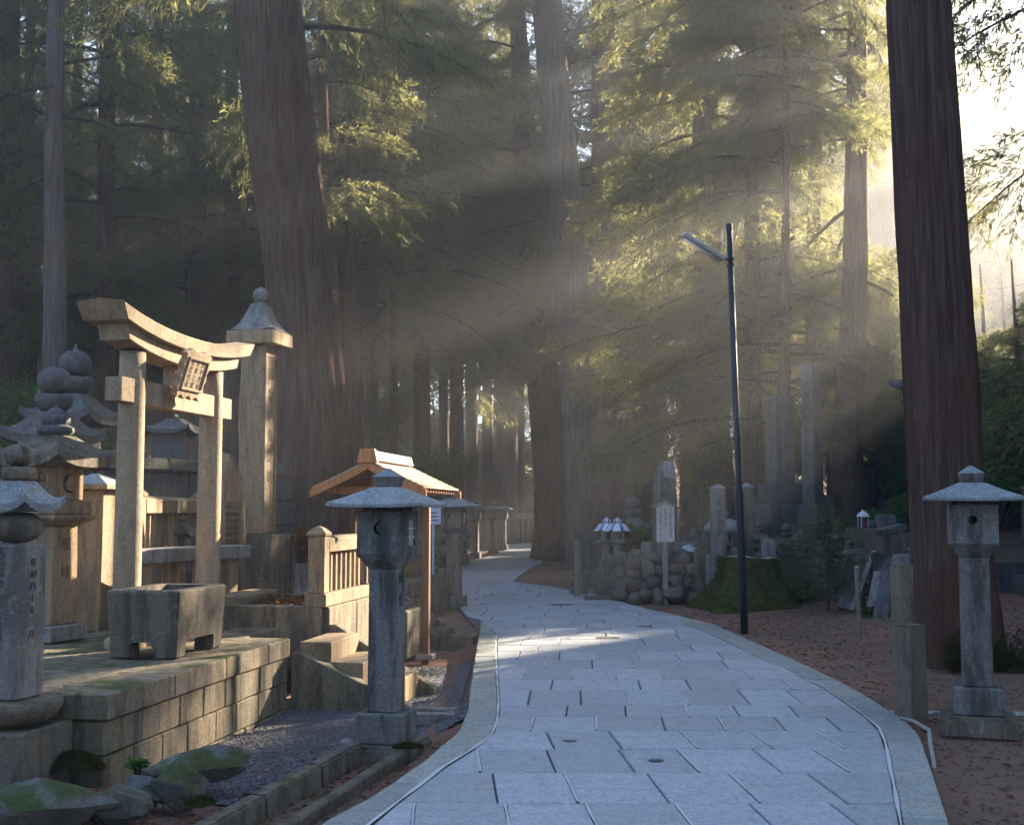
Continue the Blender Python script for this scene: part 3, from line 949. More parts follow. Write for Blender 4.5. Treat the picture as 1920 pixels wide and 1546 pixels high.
course(plat, 0.02, LEN, ZP - 0.62, ZP - 0.39, 0.0, 0.35, (0.32, 0.6), 'wall')
course(plat, 0.02, LEN, ZP - 0.85, ZP - 0.62, 0.0, 0.35, (0.32, 0.6), 'wall')
for x0 in range(7):                                # the near end, turned to the camera
    xx = -0.45 - x0 * 0.7
    MB().box((xx - 0.35 + 0.005, 0.16, ZP - 0.17), (0.69, 0.32, 0.17)).build('coping_stone', M['wall'], plat, bevel=0.01)
    MB().box((xx - 0.35, 0.2, ZP - 0.80), (0.69, 0.30, 0.62)).build('block', M['wall'], plat, bevel=0.01)
for i in range(7):
    for j in range(5):
        x, y = -0.43 - 0.82 * (i + 0.5), 0.34 + 0.95 * (j + 0.5)
        MB().box((x, y, ZP - 0.14), (0.81, 0.94, 0.128 + rnd.uniform(-0.003, 0.003))).build('paving_slab', M['wall'], plat, bevel=0.008)

# ---- flight of steps up to the platform, running out to the path
def steps(name, label, loc, rz, n, run, rise, w, side=0.16, mat='sand', over=0.07, foot=0.0):
    t = thing(name, label, 'steps', loc, rz)
    for i in range(n):
        MB().box((run * (n - i - 0.5), 0, -0.25), (run, w, 0.25 + rise * (i + 0.0) + rise - (0.0))).build('tread', M[mat], t, bevel=0.008)
    Lx, Hh = run * n, rise * n
    for s in (-1, 1):
        y = s * (w / 2 + side / 2 + 0.003)
        ov = over if s > 0 else over - 0.15
        poly = [(-0.02, -0.3), (Lx + 0.16, -0.3), (Lx + 0.16, 0.0), (Lx + 0.10, 0.03), (0.06, Hh + ov), (-0.02, Hh + ov)]
        MB().prism(poly, y - side / 2, y + side / 2).build('stringer', M['wall'], t, bevel=0.008)
    if foot:
        MB().box((Lx + 0.12 + foot / 2, 0, -0.3), (foot, w + 2 * side + 0.1, 0.42)).build('foot_stone', M['wall'], t, bevel=0.01)
    return t
steps('stone_steps', 'stone steps between sloping stringers leading up beside the crescent lantern', Lf(0.045, LEN + 0.62, -0.13), RZ, 3, 0.30, 0.175, 0.88)

# ---- torii
tl, tr = P(238, 1080, 10.0), P(389, 1080, 11.45)
tc = (tl + tr) / 2
span = (tr - tl).length
trz = math.atan2((tr - tl).y, (tr - tl).x) - math.pi / 2
tor = thing('stone_torii', 'pale stone torii gate with curved lintel and carved name plaque', 'torii', (tc.x, tc.y, ZP), trz)
hs = Vector((tr.x - tl.x, tr.y - tl.y)).length / 2
ztop = P(238, 660, 10.0).z - ZP                    # underside of the lower lintel
for s in (-1, 1):
    mb = MB()
    prof = [(0.118 - 0.010 * k / 10, ztop * k / 10) for k in range(11)]
    mb.stack(prof, n=28)
    mb.build('pillar', M['torii'], tor, (0, s * hs, 0.0), smooth=False)
    for p in tor.children[-1].data.polygons:
        p.use_smooth = len(p.vertices) == 4
    MB().stack([(0.17, -0.01), (0.17, 0.05), (0.14, 0.08)], n=24).build('base_ring', M['torii'], tor, (0, s * hs, 0))
def lintel(name, x0, z0, z1, half, curve, slant, wt, bulge=0.0):
    n = 24
    vs, fs = [], []
    for i in range(n + 1):
        q = -1 + 2 * i / n
        c = curve * abs(q) ** 2.2
        y0, y1 = q * (half - slant), q * half
        w0, w1 = wt / 2, wt / 2 * 1.06
        vs += [(-w0, y0, z0 + c * 0.92), (w0, y0, z0 + c * 0.92), (w1, y1, z1 + c), (0, y1, z1 + c + bulge), (-w1, y1, z1 + c)]
        if i:
            a = (i - 1) * 5
            fs += [(a + k, a + (k + 1) % 5, a + 5 + (k + 1) % 5, a + 5 + k) for k in range(5)]
    fs += [(0, 1, 2, 3, 4), tuple(n * 5 + k for k in (4, 3, 2, 1, 0))]
    return MB().add(vs, fs).build(name, M['torii'], tor, bevel=0.006)
lintel('lower_lintel', 0, ztop - 0.04, ztop + 0.09, hs + 0.34, 0.12, 0.05, 0.26)
lintel('upper_lintel', 0, ztop + 0.093, ztop + 0.215, hs + 0.53, 0.13, 0.09, 0.40, 0.03)
zn = P(238, 757, 10.0).z - ZP
MB().box((0, 0, zn), (0.15, 2 * (hs + 0.30), 0.205)).build('tie_beam', M['torii'], tor, bevel=0.006)
MB().box((0, 0, zn + 0.207), (0.12, 0.22, ztop - zn - 0.21)).build('centre_strut', M['torii'], tor, bevel=0.006)
# plaque hung at a slant from the lintel
mb = MB()
w, h = 0.42, 0.36
out = [(-w / 2, 0), (w / 2, 0)]
edge = []
for k in range(8):
    edge.append((w / 2 + 0.035 * math.sin(k * 1.57 + 0.4) ** 2 + 0.01, h * k / 7))
poly = [(x, z) for x, z in edge] + [(w * 0.32, h + 0.05), (w * 0.1, h + 0.02), (-w * 0.1, h + 0.02), (-w * 0.32, h + 0.05)] + [(-x, z) for x, z in edge[::-1]]
low = [(-w / 2 + w * k / 6, -0.02 if k % 2 else -0.055) for k in range(7)]
poly = poly + low
mb.prism(poly, -0.03, 0.03, 'x')
plq = mb.build('plaque', M['torii'], tor, bevel=0.008)
plq.location = (0.20, -0.16, P(345, 742, 10.75).z - ZP)
plq.rotation_euler = (0, R(17), 0)
# raised rim round the writing
for a, b, c, d in ((-w / 2 + 0.02, 0.03, w - 0.04, 0.022), (-w / 2 + 0.02, h - 0.05, w - 0.04, 0.022)):
    MB().box((0.036, a + c / 2, b), (0.02, c, d)).build('rim', M['torii'], plq, bevel=0.004)
for a in (-w / 2 + 0.02, w / 2 - 0.042):
    MB().box((0.036, a + 0.011, 0.054), (0.018, 0.022, h - 0.106)).build('rim', M['torii'], plq, bevel=0.004)
for k, tx in enumerate(('家累代墓', '先祖之霊', '田中供養')):
    glyphs('inscription', tx, plq, 0.062, (0.0305, -0.10 + 0.10 * k, h - 0.095), SIDE, 'ink', 1.08)
tag(tor, 'pale stone torii gate with curved lintel and carved name plaque', 'torii')

# ---- offering trough on four legs
tA, tB, tC = G(333, 1237, ZP), G(413, 1210, ZP), G(214, 1228, ZP)
tw, tl_ = 0.60, 0.92
tro = thing('stone_trough', 'weathered square stone trough on four legs standing before the torii', 'trough', (tA.x, tA.y, ZP), RZ)
hgt = 0.52
hw, hl = tw / 2, tl_ / 2
body = MB().box((0, 0, 0), (tw * 0.90, tl_ * 0.94, hgt), top=(1 / 0.9, 1 / 0.94)).build('basin', M['old'], tro, (-hw, hl, 0), bevel=0.014)
carve(body, [MB().box((0, 0, 0.26), (tw - 0.21, tl_ - 0.20, 0.5)),
             MB().prism([(-0.10, -0.1), (0.10, -0.1), (0.11, 0.10), (0.085, 0.125), (-0.085, 0.125), (-0.11, 0.10)], -2, 2),
             MB().prism([(-0.26, -0.1), (0.26, -0.1), (0.27, 0.10), (0.24, 0.13), (-0.24, 0.13), (-0.27, 0.10)], -2, 2, 'x')])
MB().box((0, 0, 0.30), (tw - 0.22, tl_ - 0.22, 0.12)).build('leaf_litter', M['dryleaf'], tro, (-hw, hl, 0))

# ---- helpers for grave monuments
def ball(mb, r, z, sq=0.85, n=16, tip=0.0, c=(0, 0), mi=0):
    prof = []
    for k in range(9):
        a = -math.pi / 2 + math.pi * k / 8 * (0.97 if tip else 1)
        prof.append((max(0.004, r * math.cos(a) ** 0.8 if math.cos(a) > 0 else 0.004), z + r * sq * (1 + math.sin(a))))
    if tip:
        prof += [(r * 0.12, z + r * sq * 2 + tip * 0.4), (0.004, z + r * sq * 2 + tip)]
    mb.stack(prof, n=n, c=c, mi=mi)
    return z + 2 * r * sq + tip
def gorinto(label, loc, H, rz=0, mat='old', group=None, inscription=None, dome=1.0):
    """five-ring tower: cube, sphere, roof, bowl, jewel"""
    t = thing('grave_tower', label, 'grave tower', loc, rz, group)
    s = H / 1.5
    MB().box((0, 0, -0.15), (0.50 * s, 0.50 * s, 0.15 + 0.12 * s)).build('plinth', M[mat], t, bevel=0.012 * s)
    MB().box((0, 0, 0.122 * s), (0.36 * s, 0.36 * s, 0.34 * s), top=(0.97, 0.97)).build('cube', M[mat], t, bevel=0.012 * s)
    mb = MB()
    z = ball(mb, 0.20 * s, 0.455 * s, 0.80)
    mb.build('sphere', M[mat], t, smooth=True)
    zr = z + 0.0
    MB().roof(0.27 * s, 0.27 * s, 0.17 * s, 0.06 * s, 0.07 * s, 1.5, 0.10 * s, zr + 0.05 * s).build('roof', M[mat], t, weld=True)
    mb = MB()
    z2 = zr + 0.222 * s
    mb.stack([(0.08 * s, z2), (0.125 * s, z2 + 0.05 * s), (0.135 * s, z2 + 0.10 * s), (0.12 * s, z2 + 0.125 * s)], n=18)
    mb.build('bowl', M[mat], t, smooth=True)
    mb = MB()
    ball(mb, 0.118 * s, z2 + 0.127 * s, 0.85 * dome, tip=0.05 * s)
    mb.build('jewel', M[mat], t, smooth=True)
    return t

# ---- the inscribed pillar at the picture's edge: jewel, roof, sphere, shaft, lotus, plinth
fp = G(58, 1478, -0.02)
fg = thing('grave_pillar', 'inscribed square grave pillar on a lotus base beside the platform end', 'grave pillar', (fp.x - 0.24, fp.y + 0.25, 0), R(-14))
MB().box((0, 0, -0.3), (0.52, 0.52, 0.60)).build('plinth', M['old'], fg, bevel=0.015)
mb = MB()
n = 24
vs, fs = [], []
for j, (rr, z, pet) in enumerate(((0.17, 0.302, 0), (0.25, 0.34, 0.4), (0.285, 0.40, 1.0), (0.29, 0.445, 1.0), (0.24, 0.455, 0.3), (0.10, 0.458, 0))):
    for i in range(n * 2):
        a = 2 * math.pi * i / (n * 2)
        q = rr * (1 + 0.06 * pet * abs(math.sin(a * 6)))
        vs.append((q * math.cos(a), q * math.sin(a), z))
m2 = n * 2
fs = [(j * m2 + i, j * m2 + (i + 1) % m2, (j + 1) * m2 + (i + 1) % m2, (j + 1) * m2 + i) for j in range(5) for i in range(m2)] + [tuple(range(5 * m2, 6 * m2))]
MB().add(vs, fs).build('lotus_base', M['old'], fg, smooth=True)
MB().box((0, 0, 0.46), (0.265, 0.265, 0.92), top=(0.96, 0.96)).build('shaft', M['granite'], fg, bevel=0.012)
fsh = [c_ for c_ in fg.children if c_.name.startswith('shaft')][0]
glyphs('inscription', '乃田中家先祖代々之碑', fsh, 0.095, (-0.02, -0.1345, 1.29), (math.pi / 2 - 0.004, 0, 0), gap=1.0)
glyphs('inscription', '昭和四十年三月', fsh, 0.055, (0.1345, -0.01, 1.25), SIDE, gap=1.3)
mb = MB()
zt = ball(mb, 0.155, 1.383, 0.62, 20)
mb.build('sphere', M['old'], fg, smooth=True)
MB().roof(0.20, 0.20, 0.14, 0.045, 0.06, 1.6, 0.075, zt + 0.045).build('roof', M['lantern_roof'], fg, weld=True)
mb = MB()
mb.stack([(0.085, zt + 0.19), (0.10, zt + 0.20), (0.10, zt + 0.26), (0.09, zt + 0.27)], n=20)
mb.build('bowl', M['old'], fg, smooth=True)
mb = MB()
ball(mb, 0.088, zt + 0.272, 0.8, 20, tip=0.03)
mb.build('jewel', M['old'], fg, smooth=True)

# ---- curved-roof lantern with cross and crescent openings
q = G(125, 1203, ZP)
cl = thing('stone_lantern', 'tall stone lantern with curved roof and cross-in-circle fire box on the platform', 'stone lantern', (q.x - 0.22, q.y + 0.16, ZP), RZ - R(12))
MB().box((0, 0, 0), (0.46, 0.46, 0.14), top=(0.97, 0.97)).build('base', M['granite'], cl, bevel=0.012)
MB().box((0, 0, 0.14), (0.33, 0.33, 0.86), top=(0.94, 0.94)).build('shaft', M['sand'], cl, bevel=0.012)
glyphs('inscription', '照時', cl.children[-1], 0.12, (0.1625, 0.0, 0.80), (math.pi / 2, 0, math.pi / 2), gap=2.1)
MB().stack([(0.16, 1.001), (0.26, 1.06), (0.26, 1.09), (0.235, 1.10)], n=4).build('corbel', M['sand'], cl, bevel=0.006)
MB().box((0, 0, 1.101), (0.47, 0.47, 0.12)).build('platform_slab', M['sand'], cl, bevel=0.01)
fb = MB().box((0, 0, 1.222), (0.36, 0.36, 0.30)).build('fire_box', M['sand'], cl, bevel=0.01)
def disc(r, c, y0, y1, n=20, axis='y'):
    return MB().prism([(c[0] + r * math.cos(2 * math.pi * k / n), c[1] + r * math.sin(2 * math.pi * k / n)) for k in range(n)], y0, y1, axis)
def crescent(r, c, d0, d1, axis, off=0.42):
    a = [(c[0] + r * math.cos(t), c[1] + r * math.sin(t)) for t in [math.pi * (0.36 + 1.28 * k / 14) for k in range(15)]]
    b = [(c[0] + r * off + r * 0.88 * math.cos(t), c[1] + r * 0.88 * math.sin(t) + r * 0.03) for t in [math.pi * (1.58 - 1.16 * k / 12) for k in range(13)]]
    return MB().prism(a + b, d0, d1, axis)
carve(fb, [MB().prism([(-0.012, 1.29), (0.012, 1.29), (0.012, 1.46), (-0.012, 1.46)], -0.2, -0.12),
           MB().prism([(-0.085, 1.385), (0.085, 1.385), (0.085, 1.41), (-0.085, 1.41)], -0.2, -0.12),
           crescent(0.085, (0.0, 1.375), 0.12, 0.2, 'x')])
for k in range(16):                                  # the ring round the cross
    a0, a1 = 2 * math.pi * k / 16, 2 * math.pi * (k + 1) / 16
ring = MB()
vs, fs = [], []
for k in range(24):
    a = 2 * math.pi * k / 24
    for rr in (0.073, 0.083):
        vs.append((rr * math.cos(a), -0.1835, 1.39 + rr * math.sin(a)))
fs = [(2 * k, 2 * k + 1, (2 * k + 3) % 48, (2 * k + 2) % 48) for k in range(24)]
ring.add(vs, fs).build('carved_ring', M['ink'], fb)
MB().roof(0.40, 0.40, 0.20, 0.085, 0.10, 1.25, 0.12, 1.60).build('roof', M['old'], cl, weld=True)
mb = MB()
mb.stack([(0.12, 1.80), (0.16, 1.83), (0.16, 1.87), (0.10, 1.90)], n=18)
for k in range(8):
    a = 2 * math.pi * k / 8
    ball(mb, 0.05, 1.885, 1.1, 8, c=(0.075 * math.cos(a), 0.075 * math.sin(a)))
ball(mb, 0.085, 1.90, 0.9, 14, tip=0.03)
mb.build('finial', M['dark'], cl, smooth=True)

# ---- the big grave tower with the onion jewel, behind the lantern
gt = P(98, 685, 13.0)
gorinto('large mossy grave tower with onion-shaped jewel behind the curved-roof lantern', (gt.x + 0.03, 13.0, 1.0 + 0.15), 2.3, RZ, 'dark')
gt = P(142, 655, 15.0)
gorinto('dark grave tower half hidden behind the onion-topped one', (gt.x, 15.0, 1.35), 2.6, RZ, 'dark')
MB_roof = P(330, 808, 16.5)
t = thing('grave_shrine', 'small stone shrine roof peeping over the mossy wall inside the torii', 'shrine', (MB_roof.x, 16.5, 0.9), RZ)
MB().box((0, 0, 0), (0.5, 0.5, MB_roof.z - 0.92)).build('body', M['dark'], t, bevel=0.01)
MB().roof(0.36, 0.36, 0.17, 0.05, 0.09, 1.5, 0.10, MB_roof.z - 0.9).build('roof', M['stele'], t, weld=True)

# ---- square gate post with hipped cap, and the balustrades behind the torii
def capped_post(label, loc, w, h, rz, mat='sand', cap='lantern_roof', group=None):
    t = thing('gate_post', label, 'gate post', loc, rz, group)
    MB().box((0, 0, -0.1), (w, w, h + 0.1)).build('post', M[mat], t, bevel=0.012)
    MB().box((0, 0, h), (w * 1.5, w * 1.5, 0.05)).build('cap_slab', M[mat], t, bevel=0.008)
    MB().stack([(w * 0.75, h + 0.051), (w * 0.08, h + 0.051 + w * 0.32)], n=4).build('cap', M[cap], t, bevel=0.004)
    return t
g1 = P(180, 900, 11.6)
capped_post('stout square gate post with a low pyramid cap between lantern and torii', (g1.x, 11.6, ZP), 0.34, 1.34, RZ)
def balustrade(label, p0, p1, z0, h, mat='sand', nsl=8, post=0.16, rail=0.10, second=None, slat=0.055, endpost=True, top_pointed=True):
    """posts at both ends, a coped top rail, a bottom kerb and upright slats"""
    p0, p1 = Vector(p0), Vector(p1)
    d = p1 - p0
    L = d.length
    t = thing('stone_fence', label, 'stone fence', (p0.x, p0.y, z0), math.atan2(d.y, d.x) - math.pi / 2)
    MB().box((0, L / 2, 0), (0.22, L + 0.2, 0.13)).build('kerb', M[mat], t, bevel=0.01)
    if endpost:
        for y in (0, L):
            MB().box((0, y, 0.132), (post, post, h - 0.13)).build('post', M[mat], t, bevel=0.01)
            MB().stack([(post * 0.58, h + 0.001), (post * 0.6, h + 0.03), (post * 0.3, h + 0.08), (0.01, h + 0.10)], n=4).build('post_cap', M[mat], t, (0, y, 0), bevel=0.004)
    prof = [(-0.085, h - rail), (0.085, h - rail), (0.085, h - 0.03), (0.0, h + 0.012), (-0.085, h - 0.03)]
    MB().prism(prof, post / 2 + 0.003, L - post / 2 - 0.003).build('top_rail', M[mat], t, bevel=0.006)
    for k in range(nsl):
        y = post / 2 + (L - post) * (k + 0.5) / nsl
        MB().box((0, y, 0.13), (slat, slat, h - rail - 0.131)).build('slat', M[mat], t, bevel=0.006)
    return t
f0, f1 = Lf(-2.35, 4.2), Lf(-2.30, 7.6)
balustrade('stone balustrade with a coped rail seen through the torii opening', (P(255, 1000, 12.6).x, 12.6), (P(372, 1000, 15.4).x, 15.4), 0.62, 1.12, nsl=11, rail=0.18)
t = thing('stone_rail', 'low stone bench rail on square legs behind the torii pillars', 'stone rail', (P(258, 1010, 11.3).x, 11.3, ZP), RZ - R(14))
MB().box((0, 0.75, 0.63), (0.30, 1.75, 0.14)).build('rail', M['granite'], t, bevel=0.012)
for y in (0.05, 0.55, 1.0, 1.42):
    MB().box((0, y, -0.05), (0.16, 0.16, 0.678)).build('leg', M['sand'], t, bevel=0.01)

# ---- old wall with a mossy top behind everything
w0, w1 = P(100, 900, 14.2), P(480, 900, 17.0)
d = (w1 - w0)
ow = thing('mossy_wall', 'dark old stone wall with a mossy coping behind the torii', 'wall', (w0.x, w0.y, 0.3), math.atan2(d.y, d.x) - math.pi / 2)
Lw = Vector((d.x, d.y)).length
for r_ in range(5):
    y = -0.3 * (r_ % 2)
    while y < Lw:
        l = rnd.uniform(0.45, 0.8)
        MB().box((rnd.uniform(-0.015, 0.015), y + l / 2, r_ * 0.36), (0.4, l - 0.012, 0.35)).build('block', M['dark'], ow, bevel=0.02)
        y += l
y = -0.3
while y < Lw:
    l = rnd.uniform(0.8, 1.2)
    MB().box((0, y + l / 2, 1.805), (0.55, l - 0.008, 0.17), top=(0.8, 1)).build('coping_stone', M['boulder'], ow, bevel=0.025)
    y += l
for k, (u, Y) in enumerate(((276, 14.6), (306, 14.3), (338, 14.4))):
    pz = P(u, 915, Y)
    gorinto('small round-headed grave tower lined up against the mossy wall', (pz.x, Y, 0.75), 1.05, RZ, 'dark', 'small grave towers by the mossy wall')

# ---- slanting stele with an inscribed panel, right of the torii
s0 = P(424, 1060, 13.2)
st = thing('inscribed_stele', 'rough-topped natural stele with a sunken panel of writing beside the capped pillar', 'stele', (s0.x, 13.2, ZP), RZ)
poly = [(-0.34, 0), (0.34, 0), (0.35, 0.9), (0.30, 1.25), (0.16, 1.48), (-0.02, 1.72), (-0.18, 1.78), (-0.30, 1.55), (-0.36, 0.9)]
sb = MB().prism(poly, -0.09, 0.09, 'x').build('slab', M['sand'], st, bevel=0.02)
carve(sb, [MB().box((0.11, -0.04, 0.16), (0.08, 0.44, 1.08))])
for k in range(6):
    glyphs('inscription', '奉納供養塔建立記念大師', sb, 0.065, (0.0715, -0.205 + 0.066 * k, 1.15), SIDE, gap=1.15, depth=0.001)
MB().box((0, 0, -0.2), (0.5, 0.95, 0.20)).build('foot', M['wall'], st, bevel=0.02)

# ---- the tall square monument with a sweeping cap
p0 = P(481, 992, 14.6)
tm = thing('monument_pillar', 'tall square stone monument with a sweeping cap and ball finial', 'monument', (p0.x, 14.6, 0.98), RZ - R(4))
hP = P(481, 650, 14.6).z - 0.98
MB().box((0, 0, -0.55), (0.74, 0.80, 0.87)).build('pedestal', M['wall'], tm, bevel=0.015)
MB().box((0, 0, -0.75), (1.1, 1.15, 0.34)).build('plinth', M['wall'], tm, bevel=0.015)
sh = MB().box((0, 0, 0.322), (0.35, 0.37, hP - 0.322), top=(0.96, 0.96)).build('shaft', M['sand'], tm, bevel=0.01)
carve(sh, [MB().box((0.19, 0, 0.42), (0.06, 0.27, hP - 0.56))])
glyphs('inscription', '萬霊供養之塔', sh, 0.17, (0.1625, 0.0, hP - 0.42), SIDE, gap=1.5)
MB().box((0, 0, hP + 0.002), (0.62, 0.62, 0.17)).build('cap_block', M['sand'], tm, bevel=0.012)
MB().roof(0.305, 0.305, 0.36, 0.0, 0.02, 1.9, 0.09, hP + 0.174).build('cap', M['granite'], tm, weld=True)
mb = MB()
mb.stack([(0.10, hP + 0.535), (0.07, hP + 0.56)], n=14)
ball(mb, 0.10, hP + 0.555, 0.95, 16, tip=0.02)
mb.build('finial', M['granite'], tm, smooth=True)
# blocks at its feet
for u, v, Y, sx, sy, sz, lab in ((462, 1105, 12.4, 0.32, 1.0, 0.24, 'long sunlit kerb block in front of the capped monument'),):
    q = P(u, v, Y)
    b = thing('stone_block', lab, 'stone block', (q.x, Y, ZP), RZ)
    MB().box((0, 0, -0.05), (sx, sy, sz + 0.1)).build('block', M['sand'], b, bevel=0.02)

# ---- raised grave bed with the lit balustrade on its edge
bc = P(612, 1168, 11.6)
bed = thing('grave_bed', 'raised grave bed edged with dark kerb stones and strewn with needles', 'grave bed', (bc.x, bc.y, 0.0), RZ)
bz = bc.z + 0.16
for k in range(2):
    MB().box((-0.62 - 1.12 * k, 0.1, bz - 0.6), (1.11, 0.2, 0.6)).build('kerb_stone', M['wall'], bed, bevel=0.012)
for k in range(3):
    MB().box((-0.11, 0.56 + 0.95 * k, bz - 0.62), (0.22, 0.94, 0.62 - 0.012)).build('kerb_stone', M['wall'], bed, bevel=0.012)
MB().box((-1.1, 1.6, bz - 0.6), (1.9, 2.75, 0.53)).build('needle_bed', M['soil'], bed)
fa, fb_ = bc + EX * -0.12 + EY * 0.10, bc + EX * -0.12 + EY * 2.55
balustrade('sunlit stone balustrade with coped rail behind the crescent lantern', fa.xy, fb_.xy, bz - 0.008, P(585, 1003, 11.7).z - bz, nsl=14, post=0.17, rail=0.16, slat=0.06)
# dry needles heaped in the bed
mb = MB()
for k in range(2600):
    x, y = rnd.uniform(-2.0, -0.28), rnd.uniform(0.22, 1.5)
    a = rnd.uniform(0, 6.28)
    l, w_ = rnd.uniform(0.05, 0.13), 0.008
    z = bz - 0.065 + 0.09 * math.exp(-((x + 0.9) ** 2 + (y - 0.8) ** 2) * 1.5) * rnd.random()
    dx, dy = math.cos(a), math.sin(a)
    mb.add([(x, y, z), (x + dx * l * .5 - dy * w_, y + dy * l * .5 + dx * w_, z + rnd.uniform(0, .04)), (x + dx * l, y + dy * l, z + rnd.uniform(-.0, .05)), (x + dx * l * .5 + dy * w_, y + dy * l * .5 - dx * w_, z + 0.01)], [(0, 1, 2, 3)])
stuff(mb.build('needle_litter', M['dryleaf'], bed))
# withered flowers in a stone vase beside the fence
q = P(565, 1035, 13.0)
v_ = thing('flower_vase', 'stone vase of withered brown flowers by the balustrade corner', 'flower vase', (q.x, 13.0, 0.9 - 0.35), RZ)
MB().stack([(0.10, 0.0), (0.07, 0.30), (0.085, 0.46)], n=12).build('vase', M['granite'], v_)
mb = MB()
for k in range(140):
    a, b = rnd.uniform(0, 6.28), rnd.uniform(0, 1)
    p = Vector((0.12 * math.cos(a) * b, 0.12 * math.sin(a) * b, 0.55 + 0.30 * rnd.random()))
    d1 = Vector((rnd.uniform(-1, 1), rnd.uniform(-1, 1), rnd.uniform(-1, 1))).normalized() * 0.055
    d2 = Vector((rnd.uniform(-1, 1), rnd.uniform(-1, 1), rnd.uniform(-1, 1))).normalized() * 0.03
    mb.add([p, p + d1 * 0.5 + d2, p + d1, p + d1 * 0.5 - d2], [(0, 1, 2, 3)])
stuff(mb.build('blooms', M['dryleaf'], v_))
mb = MB()
for k in range(7):
    a = k * 0.9
    mb.tube([(0.02 * math.cos(a), 0.02 * math.sin(a), 0.44), (0.09 * math.cos(a), 0.09 * math.sin(a), 0.72)], 0.005, 4)
mb.build('stems', M['twig'], v_)

# ---- cedar shelter with shingled gable roof
ap = P(700, 866, 13.3)
shl = thing('wooden_shelter', 'new cedar shelter with shingled gable roof behind the crescent lantern', 'shelter', (ap.x, 13.3, 0), RZ)
zr = ap.z
hw, dep = 0.62, 1.45
zl = zr - 0.30
def slope(x):
    return zr - 0.30 * (abs(x) / hw) ** 0.92
for s in (-1, 1):
    # boards of shingles, course by course, each a little proud of the one below
    nc = 9
    for k in range(nc):
        xa, xb = hw * k / nc, hw * (k + 1) / nc + 0.02
        pts = [(s * xa, slope(xa) + 0.012), (s * xb, slope(xb) + 0.014), (s * xb, slope(xb) + 0.034), (s * xa, slope(xa) + 0.024)]
        MB().prism(pts, -0.22, dep + 0.22).build('shingle_course', M['shingle'], shl)
    # bargeboards front and back
    for y in (-0.24, dep + 0.20):
        pts = []
        for k in range(7):
            x = (hw + 0.05) * k / 6
            pts.append((s * x, slope(x) + 0.008))
        pts += [(s * (hw + 0.05) * k / 6, slope((hw + 0.05) * k / 6) - 0.085) for k in range(6, -1, -1)]
        MB().prism(pts, y, y + 0.045).build('bargeboard', M['cedarwood'], shl, bevel=0.004)
    # rafters under the eaves
    for k in range(13):
        y = -0.12 + (dep + 0.24) * k / 12
        pts = [(s * 0.03, slope(0.03) - 0.012), (s * (hw - 0.02), slope(hw - 0.02) - 0.004), (s * (hw - 0.02), slope(hw - 0.02) - 0.05), (s * 0.03, slope(0.03) - 0.06)]
        MB().prism(pts, y - 0.02, y + 0.02).build('rafter', M['cedarwood'], shl)
    MB().box((s * 0.45, dep / 2, zl - 0.05), (0.09, dep + 0.2, 0.10)).build('wall_plate', M['cedarwood'], shl, bevel=0.005)
    for y in (dep / 2,):
        MB().box((s * 0.45, y, -0.2), (0.085, 0.085, zl + 0.148)).build('post', M['postwood'], shl, bevel=0.006)
        MB().box((s * 0.45, y, -0.14), (0.20, 0.20, 0.06)).build('post_stone', M['granite'], shl, bevel=0.01)
for y in (0.06, dep / 2, dep - 0.06):
    MB().box((0, y, zl - 0.06), (0.80, 0.075, 0.09)).build('tie_beam', M['cedarwood'], shl, bevel=0.005)
    MB().box((0, y, zl + 0.032), (0.06, 0.06, zr - zl - 0.09)).build('king_post', M['cedarwood'], shl)
MB().box((0, dep / 2, zr - 0.045), (0.07, dep + 0.3, 0.06)).build('ridge_pole', M['cedarwood'], shl)
MB().prism([(-0.10, zr + 0.01), (0.10, zr + 0.01), (0.07, zr + 0.12), (-0.07, zr + 0.12)], -0.20, dep + 0.05).build('ridge_cap', M['shingle'], shl, bevel=0.006)
MB().prism([(-0.12, zr - 0.02), (0.12, zr - 0.02), (0.085, zr + 0.14), (-0.085, zr + 0.14)], -0.265, -0.20).build('ridge_end', M['cedarwood'], shl, bevel=0.006)
# the basin in its shade
t = thing('water_basin', 'low stone water basin under the shingled shelter', 'basin', Vector((ap.x, 13.3, 0)) + EY * 1.0 - EX * 0.05 + Vector((0, 0, -0.13)), RZ)
mb = MB()
for s in (-1, 1):
    mb.box((s * 0.27, 0, 0), (0.10, 0.9, 0.55))
    mb.box((0, s * 0.40, 0), (0.438, 0.10, 0.55))
mb.box((0, 0, 0), (0.438, 0.698, 0.40))
mb.build('basin', M['old'], t, bevel=0.015)

